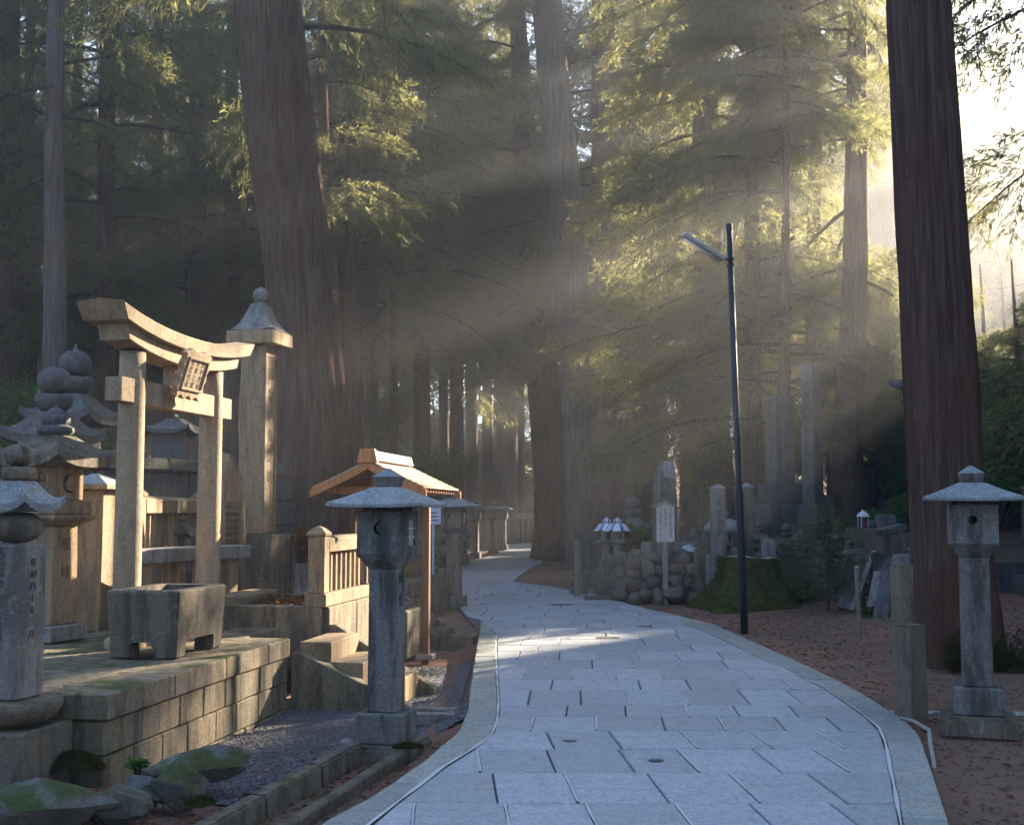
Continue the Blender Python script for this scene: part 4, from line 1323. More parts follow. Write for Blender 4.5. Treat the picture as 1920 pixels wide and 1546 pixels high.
# ---- path lanterns
def lantern_parts(t, hole):
    MB().box((0, 0, -0.16), (0.60, 0.60, 0.17), top=(0.96, 0.96)).build('ground_slab', M['old'], t, bevel=0.025, seg=2)
    MB().box((0, 0, 0.012), (0.385, 0.385, 0.215), top=(0.985, 0.985)).build('pedestal', M['lantern'], t, bevel=0.01)
    MB().box((0, 0, 0.228), (0.232, 0.232, 1.03), top=(0.97, 0.97)).build('shaft', M['lantern'], t, bevel=0.008)
    MB().stack([(0.113, 1.259), (0.190, 1.36)], n=4).build('flare', M['lantern'], t, bevel=0.004)
    fb = MB().box((0, 0, 1.361), (0.378, 0.378, 0.318)).build('fire_box', M['lantern'], t, bevel=0.006)
    cut = [MB().box((0.19, 0.03, 1.425), (0.10, 0.17, 0.19))]
    if hole == 'moon':
        cut.append(crescent(0.048, (-0.005, 1.555), -0.25, -0.10, 'y'))
    else:
        cut.append(disc(0.032, (0.0, 1.555), -0.25, -0.08))
    carve(fb, cut)
    if hole != 'moon':
        vs, fs = [], []
        for k in range(24):
            a = 2 * math.pi * k / 24
            for rr, yy in ((0.034, -0.196), (0.044, -0.1905)):
                vs.append((rr * math.cos(a), yy, 1.555 + rr * math.sin(a)))
        MB().add(vs, [(2 * k, 2 * k + 1, (2 * k + 3) % 48, (2 * k + 2) % 48) for k in range(24)]).build('hole_rim', M['lantern'], fb)
    for k in range(2):
        MB().box((0.181, 0.03 - 0.028 + 0.056 * k, 1.425), (0.014, 0.012, 0.19)).build('lattice_bar', M['paint'], fb)
    for k in range(2):
        MB().box((0.178, 0.03, 1.425 + 0.19 * (k + 1) / 3 - 0.006), (0.012, 0.17, 0.012)).build('lattice_bar', M['paint'], fb)
    MB().box((0, 0, 1.680), (0.30, 0.30, 0.028)).build('neck', M['lantern'], t)
    MB().roof(0.375, 0.375, 0.128, 0.022, 0.012, 1.0, 0.098, 1.728).build('roof', M['lantern_roof'], t, weld=True)
    MB().stack([(0.082, 1.857), (0.102, 1.93)], n=4).build('cap', M['lantern'], t, bevel=0.004)
    MB().stack([(0.104, 1.931), (0.012, 1.995)], n=4).build('cap_roof', M['lantern_roof'], t, bevel=0.003)
lp = G(719, 1404, -0.12)
la = thing('path_lantern', 'square stone lantern with a crescent opening standing at the path edge', 'stone lantern', (lp.x, lp.y + 0.16, -0.10), R(-13))
lantern_parts(la, 'moon')
glyphs('inscription', '献燈', [c_ for c_ in la.children if c_.name.startswith('shaft')][0], 0.10, (0.1155, -0.012, 1.16), (math.pi / 2, 0, math.pi / 2), gap=1.7)
la.scale = (0.94, 0.94, 1.0)
lr = G(1859, 1388, -0.05)
lb = thing('path_lantern', 'square stone lantern with a round opening beside the red-barked cedar', 'stone lantern', (lr.x, lr.y + 0.22, 0.10), R(-19))
lantern_parts(lb, 'round')
lb.scale = (0.91, 0.91, 0.91)
l2 = dup(la, G(851, 1142, -0.05), R(-16), 'rust-stained stone lantern beside the second flight of steps')
l2.location.z = -0.05
for ch in l2.children:
    if ch.name.startswith(('shaft', 'fire_box')):
        ch.data = ch.data.copy()
        ch.data.materials[0] = stone('rusty_granite', (0.26, 0.20, 0.165), speck=0.3, stain=0.8, stain_c=(0.075, 0.035, 0.025)) if 'rusty' not in M else M['rusty']
        M['rusty'] = ch.data.materials[0]
for u, v, lab in ((905, 1046, 'stone lantern at the inner edge of the bend beside the rubble bank'), (937, 1034, 'stone lantern further round the bend beside the far balustrade'), (955, 1030, 'farthest stone lantern on the bend, half hidden by its neighbour')):
    q = G(u, v, 0)
    dup(la, (q.x - 0.25, q.y, -0.02), R(-10), lab)

# ---- second flight of steps and its plot wall
q = G(834, 1204, -0.1)
s2 = steps('stone_steps', 'narrow stone steps with a foot stone beside the rust-stained lantern', (q.x - 0.95, q.y + 0.55, -0.12), RZ - R(2), 4, 0.25, 0.165, 0.62, 0.12, 'wall', 0.04, 0.34)
pw = thing('plot_wall', 'mossy plot wall of stacked blocks that the narrow steps climb', 'wall', (q.x - 1.0, q.y + 0.1, -0.2), RZ - R(2))
for r_ in range(3):
    y = 0.0
    while y < 4.2:
        l = rnd.uniform(0.45, 0.75)
        if not (0.0 < y + l / 2 - 0.45 < 0.0):
            MB().box((-0.18, y + l / 2, r_ * 0.25), (0.32, l - 0.01, 0.245)).build('block', M['wall'], pw, bevel=0.012)
        y += l
    x = -0.36
    while x > -1.6:
        l = rnd.uniform(0.4, 0.6)
        MB().box((x - l / 2, 0.16, r_ * 0.25), (l - 0.01, 0.31, 0.245)).build('block', M['wall'], pw, bevel=0.012)
        x -= l
MB().box((-0.95, 2.1, 0.6), (1.2, 3.7, 0.10)).build('bed', M['soil'], pw)
# low mossy slab beside it
q = G(835, 1080, 0.0)
b = thing('stone_block', 'low moss-topped block at the head of the narrow steps', 'stone block', (q.x - 0.35, q.y - 2.6, 0.0), RZ)
MB().box((0, 0, -0.1), (0.9, 0.7, 0.42)).build('block', M['boulder'], b, bevel=0.03)

# ---- small sign on a pole
q = P(812, 1050, 22.0)
t = thing('small_sign', 'small pale blue-white sign on a thin pole past the shelter', 'sign', (q.x, 22.0, -0.05), R(-6))
MB().tube([(0, 0, 0), (0, 0, 1.45)], 0.022, 8).build('pole', M['bluewhite'], t)
MB().box((-0.02, -0.03, 1.40), (0.36, 0.02, 0.30)).build('board', M['bluewhite'], t, bevel=0.004)
for k in range(3):
    MB().box((-0.02, -0.0415, 1.46 + 0.07 * k), (0.26 - 0.04 * k, 0.002, 0.022)).build('print_line', M['ink'], t)
# ---- rubble bank with dry grass along the inner edge of the path, far balustrade
def blob(mb, c, r, seed, n=10, m=7, mi=0, flat=1.0, rough=0.28):
    vs, fs = [], []
    for j in range(m + 1):
        th = math.pi * j / m
        for i in range(n):
            ph = 2 * math.pi * i / n
            d = Vector((math.sin(th) * math.cos(ph), math.sin(th) * math.sin(ph), math.cos(th)))
            k = 1 + rough * noise.noise(d * 1.6 + Vector((seed, seed * 2, 0))) + rough * 0.5 * noise.noise(d * 4 + Vector((seed, 0, 0)))
            vs.append((c[0] + d.x * r[0] * k, c[1] + d.y * r[1] * k, c[2] + d.z * r[2] * k * flat))
    for j in range(m):
        for i in range(n):
            fs.append((j * n + i, (j + 1) * n + i, (j + 1) * n + (i + 1) % n, j * n + (i + 1) % n))
    mb.add(vs, fs, mi)
    return mb
t = thing('rubble_bank', 'bank of piled fieldstones along the inner bend of the path', 'stone bank', G(800, 1075, 0), 0)
o0 = t.location
for k in range(60):
    f = rnd.random()
    u = 795 + 95 * f
    c = G(u, 1082 - 24 * f, 0) - o0
    mb = blob(MB(), (0, 0, 0), (rnd.uniform(.2, .34), rnd.uniform(.2, .3), rnd.uniform(.15, .24)), rnd.random() * 50, 8, 5)
    mb.build('stone', M['rubble'], t, (c.x - rnd.uniform(0.1, 0.8), c.y, rnd.uniform(0, 0.95)), smooth=False)
q = G(818, 1070, 0)
t = thing('dry_grass', 'clump of dry yellow grass between shelter and rust-stained lantern', 'grass clump', (q.x - 0.4, q.y - 6, 0), 0)
mb = MB()
for k in range(420):
    a, rr = rnd.uniform(0, 6.28), rnd.uniform(0, 0.28)
    b = Vector((rr * math.cos(a), rr * math.sin(a), 0))
    tip = b + Vector((math.cos(a) * rnd.uniform(.1, .4), math.sin(a) * rnd.uniform(.1, .4), rnd.uniform(0.4, 1.0)))
    w_ = Vector((-math.sin(a), math.cos(a), 0)) * 0.01
    mb.add([b - w_, b + w_, tip], [(0, 1, 2)])
mb.build('blades', M['straw'], t)
balustrade('far stone balustrade glowing in the mist where the path turns away', (-1.9, 60), (3.2, 63), 0.0, 1.5, 'sand', 16, 0.3, 0.25, slat=0.16)
q = P(1010, 985, 62.5)
gorinto('tall misty grave tower beyond the far balustrade', (q.x, 65, 0.1), 3.6, 0, 'sand')
for k, (u, Y) in enumerate(((960, 66), (985, 67), (1040, 66))):
    q = P(u, 985, Y)
    t = thing('grave_stone', 'pale grave block in the mist beyond the far balustrade', 'gravestone', (q.x, Y, 0.1), 0, 'misty far graves')
    MB().box((0, 0, 0), (1.0, 1.0, 0.5)).build('plinth', M['sand'], t, bevel=0.03)
    MB().box((0, 0, 0.5), (0.6, 0.6, 1.4)).build('shaft', M['sand'], t, bevel=0.03)

# ---- gutter edging, boulders, gravel in the left foreground
t = thing('gutter_edging', 'line of worn gutter edging stones between gravel and path', 'edging', (0, 0, 0), 0)
e0, e1 = G(300, 1560, 0.02), G(640, 1398, -0.03)
d = e1 - e0
L_ = d.length
an = math.atan2(d.y, d.x) - math.pi / 2
y = -1.2
while y < L_ - 0.15:
    l = rnd.uniform(0.55, 0.95)
    p = e0 + d.normalized() * (y + l / 2)
    MB().box((0, 0, -0.30), (0.13, l - 0.015, 0.25), top=(0.85, 1)).build('edging_stone', M['old'], t, (p.x, p.y, rnd.uniform(-0.01, 0.01)), an + rnd.uniform(-0.01, 0.01), bevel=0.015, seg=2)
    y += l
y = -1.2
while y < L_ - 0.35:
    l = rnd.uniform(0.6, 1.0)
    p = e0 + d.normalized() * (y + l / 2) + Vector((d.normalized().y, -d.normalized().x, 0)) * 0.30
    MB().box((0, 0, -0.25), (0.08, l - 0.01, 0.13)).build('edging_stone', M['old'], t, (p.x, p.y, rnd.uniform(-0.01, 0.005)), an, bevel=0.012)
    y += l
def rock(label, u, v, size, seed, rz=0, mat='boulder', z=-0.05, cut=0.0, name='boulder', rough=0.32):
    q = G(u, v, z)
    t = thing(name, label, 'rock', q, rz)
    mb = blob(MB(), (0, 0, size[2] * 0.7), size, seed, 20, 14, rough=rough)
    # flatten faces as split rock
    r = random.Random(seed)
    for k in range(9):
        nrm = Vector((r.uniform(-1, 1), r.uniform(-1, 1), r.uniform(-0.4, 1.2))).normalized()
        lim = r.uniform(0.58, 0.8)
        out = []
        for x, y, zz in mb.v:
            p = Vector((x / size[0], y / size[1], (zz - size[2] * 0.7) / size[2]))
            dd = p.dot(nrm) - lim
            if dd > 0:
                p -= nrm * dd * 0.95
            out.append((p.x * size[0], p.y * size[1], p.z * size[2] + size[2] * 0.7))
        mb.v = out
    mb.build('rock', M[mat], t, smooth=False, weld=True)
    return t
rock('long boulder capped with thick moss at the foot of the inscribed grave pillar', 90, 1535, (0.36, 0.20, 0.13), 5, 0.1, z=-0.02)
rock('flat-topped grey boulder beside the moss-capped one', 225, 1532, (0.17, 0.16, 0.11), 9, 0.4)
rock('angular split boulder leaning on the flat slab', 330, 1500, (0.17, 0.15, 0.14), 14, 0.9)
rock('long slanting slab of greenish rock beside the platform wall', 370, 1462, (0.36, 0.17, 0.12), 21, 0.55, 'boulder', -0.05, rough=0.2)
rock('small dark boulder wedged under the slanting slab', 270, 1500, (0.14, 0.12, 0.10), 33, 0.2, 'dark')
rock('small rough stone at the corner of the crescent lantern slab', 640, 1420, (0.09, 0.08, 0.06), 37, 0.2, 'dark', -0.12)
rock('pale pebble-sized rock by the crescent lantern slab', 652, 1405, (0.06, 0.06, 0.05), 41, 0.2, 'granite', -0.12)
# gravel bed: sheet and loose stones
gp = [(Lf(0.05, 0.9)), (Lf(0.05, LEN)), (Lf(1.2, LEN + 0.1)), (Lf(1.2, LEN + 2.2))]
gpoly = [Lf(0.02, 0.5).xy, Lf(0.02, LEN + 3.0).xy, Vector((at_y(LO, 13.6) - 0.03, 13.6)), Vector((at_y(LO, 12) - 0.03, 12)), Vector((at_y(LO, 10.6) - 0.03, 10.6)), Vector((at_y(LO, 9.4) - 0.03, 9.4)), G(640, 1395, -0.12).xy, G(420, 1490, -0.10).xy]
def inside(p, poly):
    c = False
    for a, b in zip(poly, poly[1:] + poly[:1]):
        if (a.y > p.y) != (b.y > p.y) and p.x < (b.x - a.x) * (p.y - a.y) / (b.y - a.y) + a.x:
            c = not c
    return c
mb = MB()
stp = 0.11
gx0, gx1 = min(p.x for p in gpoly), max(p.x for p in gpoly)
gy0, gy1 = min(p.y for p in gpoly), max(p.y for p in gpoly)
y = gy0
while y < gy1:
    x = gx0
    while x < gx1:
        if inside(Vector((x + stp / 2, y + stp / 2)), gpoly):
            mb.add([(x + i * stp, y + j * stp, hz(x + i * stp, y + j * stp) + 0.012) for i, j in ((0, 0), (1, 0), (1, 1), (0, 1))], [(0, 1, 2, 3)])
        x += stp
    y += stp
struct(mb.build('gravel', M['gravel'], weld=True, smooth=True))
mb = MB()
for k in range(9000):
    p = Vector((rnd.uniform(gx0, gx1), rnd.uniform(gy0, gy1)))
    if not inside(p, gpoly):
        continue
    r = rnd.uniform(0.006, 0.015)
    z = hz(p.x, p.y) + 0.014
    a = rnd.uniform(0, 6.28)
    c, s_ = math.cos(a), math.sin(a)
    k1, k2 = rnd.uniform(.7, 1.4), rnd.uniform(.4, .9)
    mb.add([(p.x + r * c * k1, p.y + r * s_ * k1, z), (p.x - r * s_, p.y + r * c, z), (p.x - r * c * k1, p.y - r * s_ * k1, z), (p.x + r * s_, p.y - r * c, z), (p.x + rnd.uniform(-.3, .3) * r, p.y, z + r * k2)],
           [(0, 1, 4), (1, 2, 4), (2, 3, 4), (3, 0, 4)])
g_ = stuff(mb.build('gravel_stones', M['pebble']))
tag(g_, 'loose grey gravel below the platform wall', 'gravel')
# drain grate stone by the path
q = G(800, 1335, -0.1)
t = thing('drain_slab', 'flat drain slab with a slot between gravel and kerb', 'drain', (q.x, q.y, -0.13), R(-6))
for yy in (-0.13, 0.13):
    MB().box((0, yy, -0.05), (0.55, 0.09, 0.10)).build('side_stone', M['granite'], t, bevel=0.008)
MB().box((0.22, 0, -0.05), (0.12, 0.168, 0.09)).build('end_stone', M['granite'], t, bevel=0.008)
# ================================================================== the right side: lamp, graves, stumps
# ---- street lamp
lb0, lt0 = G(1396, 1186, -0.04), P(1367, 420, 15.4)
lam = thing('street_lamp', 'thin dark steel street lamp with a slanting tube fitting', 'street lamp', (lb0.x, lb0.y, -0.06), 0)
top = lt0 - lb0
mb = MB().tube([(0, 0, 0), top * 0.35, top * 0.36, top], [0.052, 0.05, 0.042, 0.036], 14)
mb.build('pole', M['steel'], lam, smooth=True)
MB().tube([top * 0.985, top * 1.004], 0.042, 14).build('pole_cap', M['steel'], lam)
for k in (0.90, 0.915):
    MB().tube([top * k, top * (k + 0.006)], 0.052, 12).build('clamp', M['steel'], lam)
a0, a1 = P(1356, 486, 15.4) - lb0, P(1279, 438, 15.2) - lb0
MB().tube([top * 0.91, a0 + Vector((0.02, 0, 0.05)), a0], 0.016, 8).build('bracket', M['steel'], lam)
dv = a1 - a0
ln = dv.length
fx = obj('fitting', MB().prism([(-0.055, 0.05), (0.055, 0.05), (0.07, -0.01), (-0.07, -0.01)], 0, ln).mesh('fitting', M['lampwhite'], bevel=0.008), lam, a0)
fx.rotation_mode = 'QUATERNION'
fx.rotation_quaternion = dv.to_track_quat('Y', 'Z')
MB().tube([(0, 0.05, -0.03), (0, ln - 0.05, -0.03)], 0.019, 10).build('lamp_tube', M['tube'], fx, smooth=True)

# ---- notice board with a little gable
q = G(1249, 1131, -0.03)
nb_ = thing('notice_board', 'white wooden notice board with brush writing and gabled top', 'notice board', (q.x, q.y, -0.05), R(8))
MB().box((0, 0.03, 0), (0.085, 0.06, 1.30)).build('post', M['greywood'], nb_, bevel=0.005)
MB().box((0, -0.012, 1.10), (0.32, 0.035, 0.62)).build('board', M['paint'], nb_, bevel=0.004)
MB().prism([(-0.16, 1.721), (0.16, 1.721), (0.0, 1.80)], -0.028, 0.004).build('gable', M['paint'], nb_)
for s in (-1, 1):
    MB().prism([(0, 1.80), (s * 0.22, 1.70), (s * 0.22, 1.722), (0, 1.824)], -0.07, 0.06).build('roof_board', M['greywood'], nb_)
for k, tx in enumerate(('奥之院参道此先静粛', '供養之地案内', '立入御遠慮下さい火気')):
    glyphs('inscription', tx, nb_.children[1], 0.062, (0.09 - 0.09 * k, -0.0305, 1.65), FRONT, gap=0.92)

# ---- rubble retaining wall with stele on it
rw = thing('rubble_wall', 'rough wall of rounded fieldstones below the natural stele', 'rubble wall', G(1255, 1128, 0), 0)
o0 = rw.location.copy()
rr_ = random.Random(4)
for row in range(4):
    n = 9
    for k in range(n):
        f = (k + (0.5 if row % 2 else 0.0)) / n
        for side in range(3 if row == 3 else 1):
            x = -0.83 + 1.66 * f + rr_.uniform(-0.09, 0.09)
            mb = blob(MB(), (0, 0, 0), (rr_.uniform(.085, .17), rr_.uniform(.10, .20), rr_.uniform(.09, .19)), rr_.random() * 90, 11, 8, rough=0.35)
            mb.build('stone', M['rubble'], rw, (x, 0.10 + 0.07 * row + 0.3 * side + rr_.uniform(-.06, .06), 0.08 + 0.205 * row + rr_.uniform(-.07, .07)), rr_.uniform(0, 6), smooth=True)
for s in (-1, 1):
    for k in range(14):
        mb = blob(MB(), (0, 0, 0), (rr_.uniform(.11, .16), rr_.uniform(.12, .17), rr_.uniform(.11, .15)), rr_.random() * 90, 10, 7, rough=0.35)
        mb.build('stone', M['rubble'], rw, (s * rr_.uniform(0.72, 0.88), 0.2 + 0.9 * (k % 5) / 4, 0.08 + 0.2 * (k // 4) + rr_.uniform(-.03, .03)), rr_.uniform(0, 6), smooth=True)
MB().box((0, 0.75, -0.1), (1.5, 1.1, 0.78)).build('fill', M['soil'], rw)
q = P(1243, 1030, 21.5)
ns = thing('natural_stele', 'tall rough stele with a pale lichened tip on a block above the rubble wall', 'stele', (q.x + 0.05, 21.5, 0.72), R(12))
MB().box((0.15, 0, -0.05), (1.05, 0.62, 0.36)).build('pedestal', M['granite'], ns, bevel=0.015)
poly = [(-0.20, 0.31), (0.19, 0.31), (0.21, 1.0), (0.17, 1.5), (0.13, 1.72), (-0.02, 1.78), (-0.12, 1.70), (-0.19, 1.4), (-0.22, 0.9)]
MB().prism(poly, -0.13, 0.14).build('slab', M['stele'], ns, bevel=0.05, seg=2)
MB().prism([(-0.05, 1.50), (0.17, 1.45), (0.14, 1.73), (-0.02, 1.79), (-0.11, 1.72)], -0.137, -0.125).build('lichen_patch', M['lantern_roof'], ns)
glyphs('inscription', '供養碑', [c_ for c_ in ns.children if c_.name.startswith('slab')][0], 0.16, (-0.06, -0.1325, 1.35), FRONT, gap=1.4)

# ---- low enclosure with two glazed lanterns
q = G(1150, 1072, 0.18)
en = thing('grave_enclosure', 'low stone enclosure with corner posts holding the glazed lanterns', 'grave plot', (q.x, 22.4, 0.0), R(6))
MB().box((0, 0.5, -0.1), (1.25, 1.3, 0.42)).build('base', M['old'], en, bevel=0.015)
MB().box((0.05, -0.05, 0.322), (0.98, 0.12, 0.34)).build('front_panel', M['granite'], en, bevel=0.01)
MB().box((-0.56, 0.5, 0.322), (0.12, 0.95, 0.18)).build('side_panel', M['granite'], en, bevel=0.01)
for x in (-0.56, -0.10):
    MB().box((x, -0.06, 0.322), (0.15, 0.15, 0.46)).build('corner_post', M['granite'], en, bevel=0.01)
def glazed(label, u, Y, z):
    q = P(u, 1000, Y)
    t = thing('glazed_lantern', label, 'lantern', (q.x, Y, z), 0.3)
    t.scale = (0.82, 0.82, 0.82)
    MB().stack([(0.20, -0.25), (0.17, 0.10), (0.115, 0.30), (0.095, 0.48), (0.13, 0.56)], n=20).build('foot', M['granite'], t, smooth=True)
    MB().stack([(0.13, 0.561), (0.22, 0.60), (0.22, 0.64), (0.17, 0.655)], n=6).build('tray', M['granite'], t)
    fbx = MB().stack([(0.135, 0.656), (0.135, 0.86)], n=6).build('fire_box', M['granite'], t)
    carve(fbx, [MB().box((0, -0.13, 0.70), (0.10, 0.14, 0.11))])
    MB().stack([(0.10, 0.862), (0.34, 0.865), (0.345, 0.885), (0.27, 0.91), (0.25, 0.97), (0.19, 1.03), (0.09, 1.06), (0.06, 1.06)], n=24).build('roof', M['ceramic'], t, smooth=True)
    MB().stack([(0.06, 1.061), (0.10, 1.09), (0.10, 1.125), (0.05, 1.15), (0.012, 1.19), (0.004, 1.22)], n=16).build('finial', M['ceramic'], t, smooth=True)
glazed('blue-and-white glazed lantern, the nearer of the pair in the enclosure', 1158, 22.6, 0.50)
glazed('blue-and-white glazed lantern standing just behind its twin', 1138, 23.1, 0.50)
q = P(1176, 1020, 23.4)
t = thing('offering_tray', 'small blue enamel offering tray beside the glazed lanterns', 'tray', (q.x, 23.3, 0.33), 0)
MB().box((0, 0, 0), (0.10, 0.10, 0.50)).build('stand', M['dark'], t)
MB().box((0, 0, 0.50), (0.34, 0.26, 0.06), top=(1.12, 1.12)).build('tray', M['ceramic'], t, bevel=0.006)
for u, v, Y, sx, h, lab in ((1083, 1092, 22.2, 0.13, 1.02, 'slim square stone post at the corner of the low enclosure'),):
    q = P(u, v, Y)
    t = thing('stone_post', lab, 'stone post', (q.x, Y, 0.0), 0.1)
    MB().box((0, 0, -0.1), (sx, sx, h + 0.1)).build('shaft', M['granite'], t, bevel=0.008)
    MB().stack([(sx / 2, h), (sx * 0.3, h + 0.02)], n=4).build('tip', M['granite'], t)
for u, v, z, s, lab in ((1084, 1113, 0.0, (0.30, 0.30, 0.24), 'lower cube of stone beside the path below the slim post'), (1107, 1098, 0.0, (0.28, 0.3, 0.36), 'upper cube of stone leaning towards the enclosure base'),
                        (1138, 1124, 0.0, (0.80, 0.34, 0.06), 'flat stepping slab before the low enclosure')):
    q = G(u, v, z)
    t = thing('stone_block', lab, 'stone block', (q.x, q.y + s[1] / 2, 0), 0.08)
    MB().box((0, 0, -0.1), (s[0], s[1], s[2] + 0.1)).build('block', M['old'], t, bevel=0.015)
for k, (u, v) in enumerate(((1128, 1108), (1150, 1107), (1172, 1100), (1112, 1085))):
    rock(('dark field stone jammed under the enclosure base, first by the cubes', 'dark field stone in the middle under the enclosure base', 'dark field stone where enclosure and rubble wall meet', 'dark field stone behind the upper cube')[k], u, v, (0.2, 0.15, 0.13), 60 + k, k, 'rubble', 0.0, name='field_stone')

# ---- mossy stumps
def stump(label, u, v, r0, r1, h, seed, jag=0.1, skew=(0, 0)):
    q = G(u, v, 0)
    t = thing('mossy_stump', label, 'tree stump', (q.x, q.y + r0 * 0.7, -0.06), 0)
    n, m = 40, 12
    vs, fs = [], []
    for j in range(m + 1):
        f = j / m
        for i in range(n):
            a = 2 * math.pi * i / n
            but = max(0, math.cos(a * 4 + seed)) ** 1.5
            r = r1 + (r0 - r1) * (1 - f) ** 1.9 * (0.55 + 0.75 * but) + 0.05 * noise.noise(Vector((math.cos(a) * 2, math.sin(a) * 2, f * 2 + seed)))
            r *= 1 + 0.07 * noise.noise(Vector((math.cos(a) * 5, math.sin(a) * 5, f + seed)))
            hh = h * (1 + jag * noise.noise(Vector((math.cos(a) * 1.3, math.sin(a) * 1.3, seed))))
            vs.append((r * math.cos(a) + skew[0] * f, r * math.sin(a), hh * f))
        if j:
            o = (j - 1) * n
            fs += [(o + i, o + (i + 1) % n, o + n + (i + 1) % n, o + n + i) for i in range(n)]
    MB().add(vs, fs).build('bole', M['moss'], t, smooth=True)
    tp = vs[m * n:]
    MB().add([(x * 0.985 + skew[0] * 0.015, y * 0.985, z - 0.012) for x, y, z in tp] + [(skew[0] * 1.0, 0, h * 0.94)], [(i, (i + 1) % n, n) for i in range(n)]).build('cut_face', M['greywood'], t)
    # tufts of moss hanging on it
    mb = MB()
    for k in range(1600):
        i = rnd.randrange(len(vs))
        p = Vector(vs[i]) + Vector((rnd.uniform(-.05, .05), rnd.uniform(-.05, .05), rnd.uniform(-.05, .03)))
        d_ = Vector((p.x - skew[0] * 0.5, p.y, 0.15)).normalized()
        w_ = Vector((rnd.uniform(-1, 1), rnd.uniform(-1, 1), rnd.uniform(-1, 1))) * 0.012
        mb.add([p - w_, p + w_, p + d_ * rnd.uniform(.015, .05) + Vector((0, 0, -.02))], [(0, 1, 2)])
    stuff(mb.build('moss_tuft', M['moss'], t))
    return t
stump('broad moss-covered cedar stump behind the lamp post', 1408, 1142, 0.95, 0.50, 0.88, 2.2, 0.06, (0.1, 0))
stump('narrow mossy stump remnant beside the broad one', 1486, 1128, 0.36, 0.19, 0.78, 5.1, 0.1, (-0.05, 0))

# ---- square grave posts and steles
def pointed(label, u, Y, vt, w, zb, mat='granite', hole=False, rz=0.0, ins=None, group=None, flat=False):
    q = P(u, vt, Y)
    t = thing('grave_post', label, 'grave post', (q.x, Y, zb), rz, group)
    h = q.z - zb
    ti = w * (0.05 if flat else 0.35)
    sh = MB().box((0, 0, -0.15), (w, w, h - ti + 0.15)).build('shaft', M[mat], t, bevel=0.010)
    MB().stack([(w / 2 + 0.004, h - ti + 0.001), (w / 2 + 0.006, h - ti + 0.015), (0.01 if not flat else w * 0.42, h)], n=4).build('tip', M['lantern_roof'] if not flat else M[mat], t)
    MB().box((0, 0, -0.16), (w * 1.7, w * 1.7, 0.22)).build('foot', M['old'], t, bevel=0.012)
    if hole:
        carve(sh, [disc(w * 0.16, (0, h - ti - w * 0.65), -w, -w * 0.30)])
    if ins:
        sz = w * 0.62
        glyphs('inscription', ins, sh, sz, (0, -w / 2 - 0.0012, h - ti - sz * (1.6 if not hole else 2.2)), FRONT, gap=1.25)
    return t
pointed('pointed grave post with a round hole in front of the stout cedar', 1345, 20.9, 907, 0.225, 0.05, hole=True, rz=0.12, ins='南無大師')
pointed('pointed grave post half hidden behind the lamp pole', 1399, 22.2, 905, 0.22, 0.15, rz=0.1, mat='old')
def stele(label, u, v0, v1, Y, w, d, rz, ins=None, side=None, base=1.0):
    a, b = P(u, v1, Y), P(u, v0, Y)
    t = thing('stone_stele', label, 'stele', (a.x, Y, a.z), rz)
    h = b.z - a.z
    sl_ = MB().box((0, 0, 0.0), (w, d, h), top=(0.97, 0.97)).build('slab', M['stele'], t, bevel=0.02)
    g = hz(a.x, Y)
    zz, k = 0.0, 0
    ww = w * 1.45
    while zz > g - a.z - 0.05 and k < 4:
        hh = 0.42
        for s in (-1, 1):
            MB().box((s * ww / 4, 0, zz - hh), (ww / 2 - 0.006, d * 1.6 + 0.3 * k, hh - 0.006)).build('base_block', M['dark'], t, bevel=0.015)
        zz -= hh
        ww += 0.45
        k += 1
    if ins:
        sz = min(w * 0.5, h / len(ins) * 0.62)
        glyphs('inscription', ins, sl_, sz, (0, -d / 2 - 0.001, h - sz * 1.5), FRONT, gap=h / len(ins) / sz * 0.92)
    if side:
        sz = min(d * 0.6, h / len(side) * 0.6)
        glyphs('inscription', side, sl_, sz, (-w / 2 - 0.001, 0, h - sz * 1.5), (math.pi / 2, 0, -math.pi / 2), gap=h / len(side) / sz * 0.92)
    return t
stele('broad smooth square stele on a stepped dark base', 1463, 742, 905, 23.6, 0.46, 0.40, R(22), side=None, ins='碑')
stele('tallest slim stele with a column of characters along its edge', 1525, 682, 945, 23.0, 0.30, 0.30, R(38), side='大阪真言宗信徒供養塔建')

# ---- further graves up the slope
def grave(label, u, Y, vt, w=0.34, mat='granite', rz=0.0, group=None, z=None):
    q = P(u, vt, Y)
    g = hz(q.x, Y) if z is None else z
    t = thing('grave_stone', label, 'gravestone', (q.x, Y, g), rz, group)
    h = max(0.5, q.z - g)
    MB().box((0, 0, -0.2), (w * 2.0, w * 1.8, 0.2 + h * 0.22)).build('plinth', M['old'], t, bevel=0.015)
    MB().box((0, 0, h * 0.222), (w * 1.4, w * 1.3, h * 0.18)).build('step', M[mat], t, bevel=0.012)
    b = MB().box((0, 0, h * 0.404), (w, w * 0.85, h * 0.56)).build('shaft', M[mat], t, bevel=0.03, seg=2)
    glyphs('inscription', '先祖代々', b, w * 0.4, (0, -w * 0.425 - 0.001, h * 0.83), FRONT, gap=1.0)
    return t
gorinto('slender grave tower with bulbous jewel beside the straight cedar', (P(1186, 900, 25.0).x, 25.0, hz(2.6, 25) + 0.15), 2.05, 0.1, 'dark')
t = thing('stone_lantern', 'squat round-capped stone lantern behind the holed grave post', 'stone lantern', (P(1358, 980, 22.6).x, 22.6, 0.25), 0.2)
MB().stack([(0.24, -0.2), (0.22, 0.10), (0.15, 0.20), (0.15, 0.60), (0.24, 0.70)], n=8).build('shaft', M['granite'], t)
fbx = MB().stack([(0.17, 0.701), (0.17, 0.95)], n=8).build('fire_box', M['granite'], t)
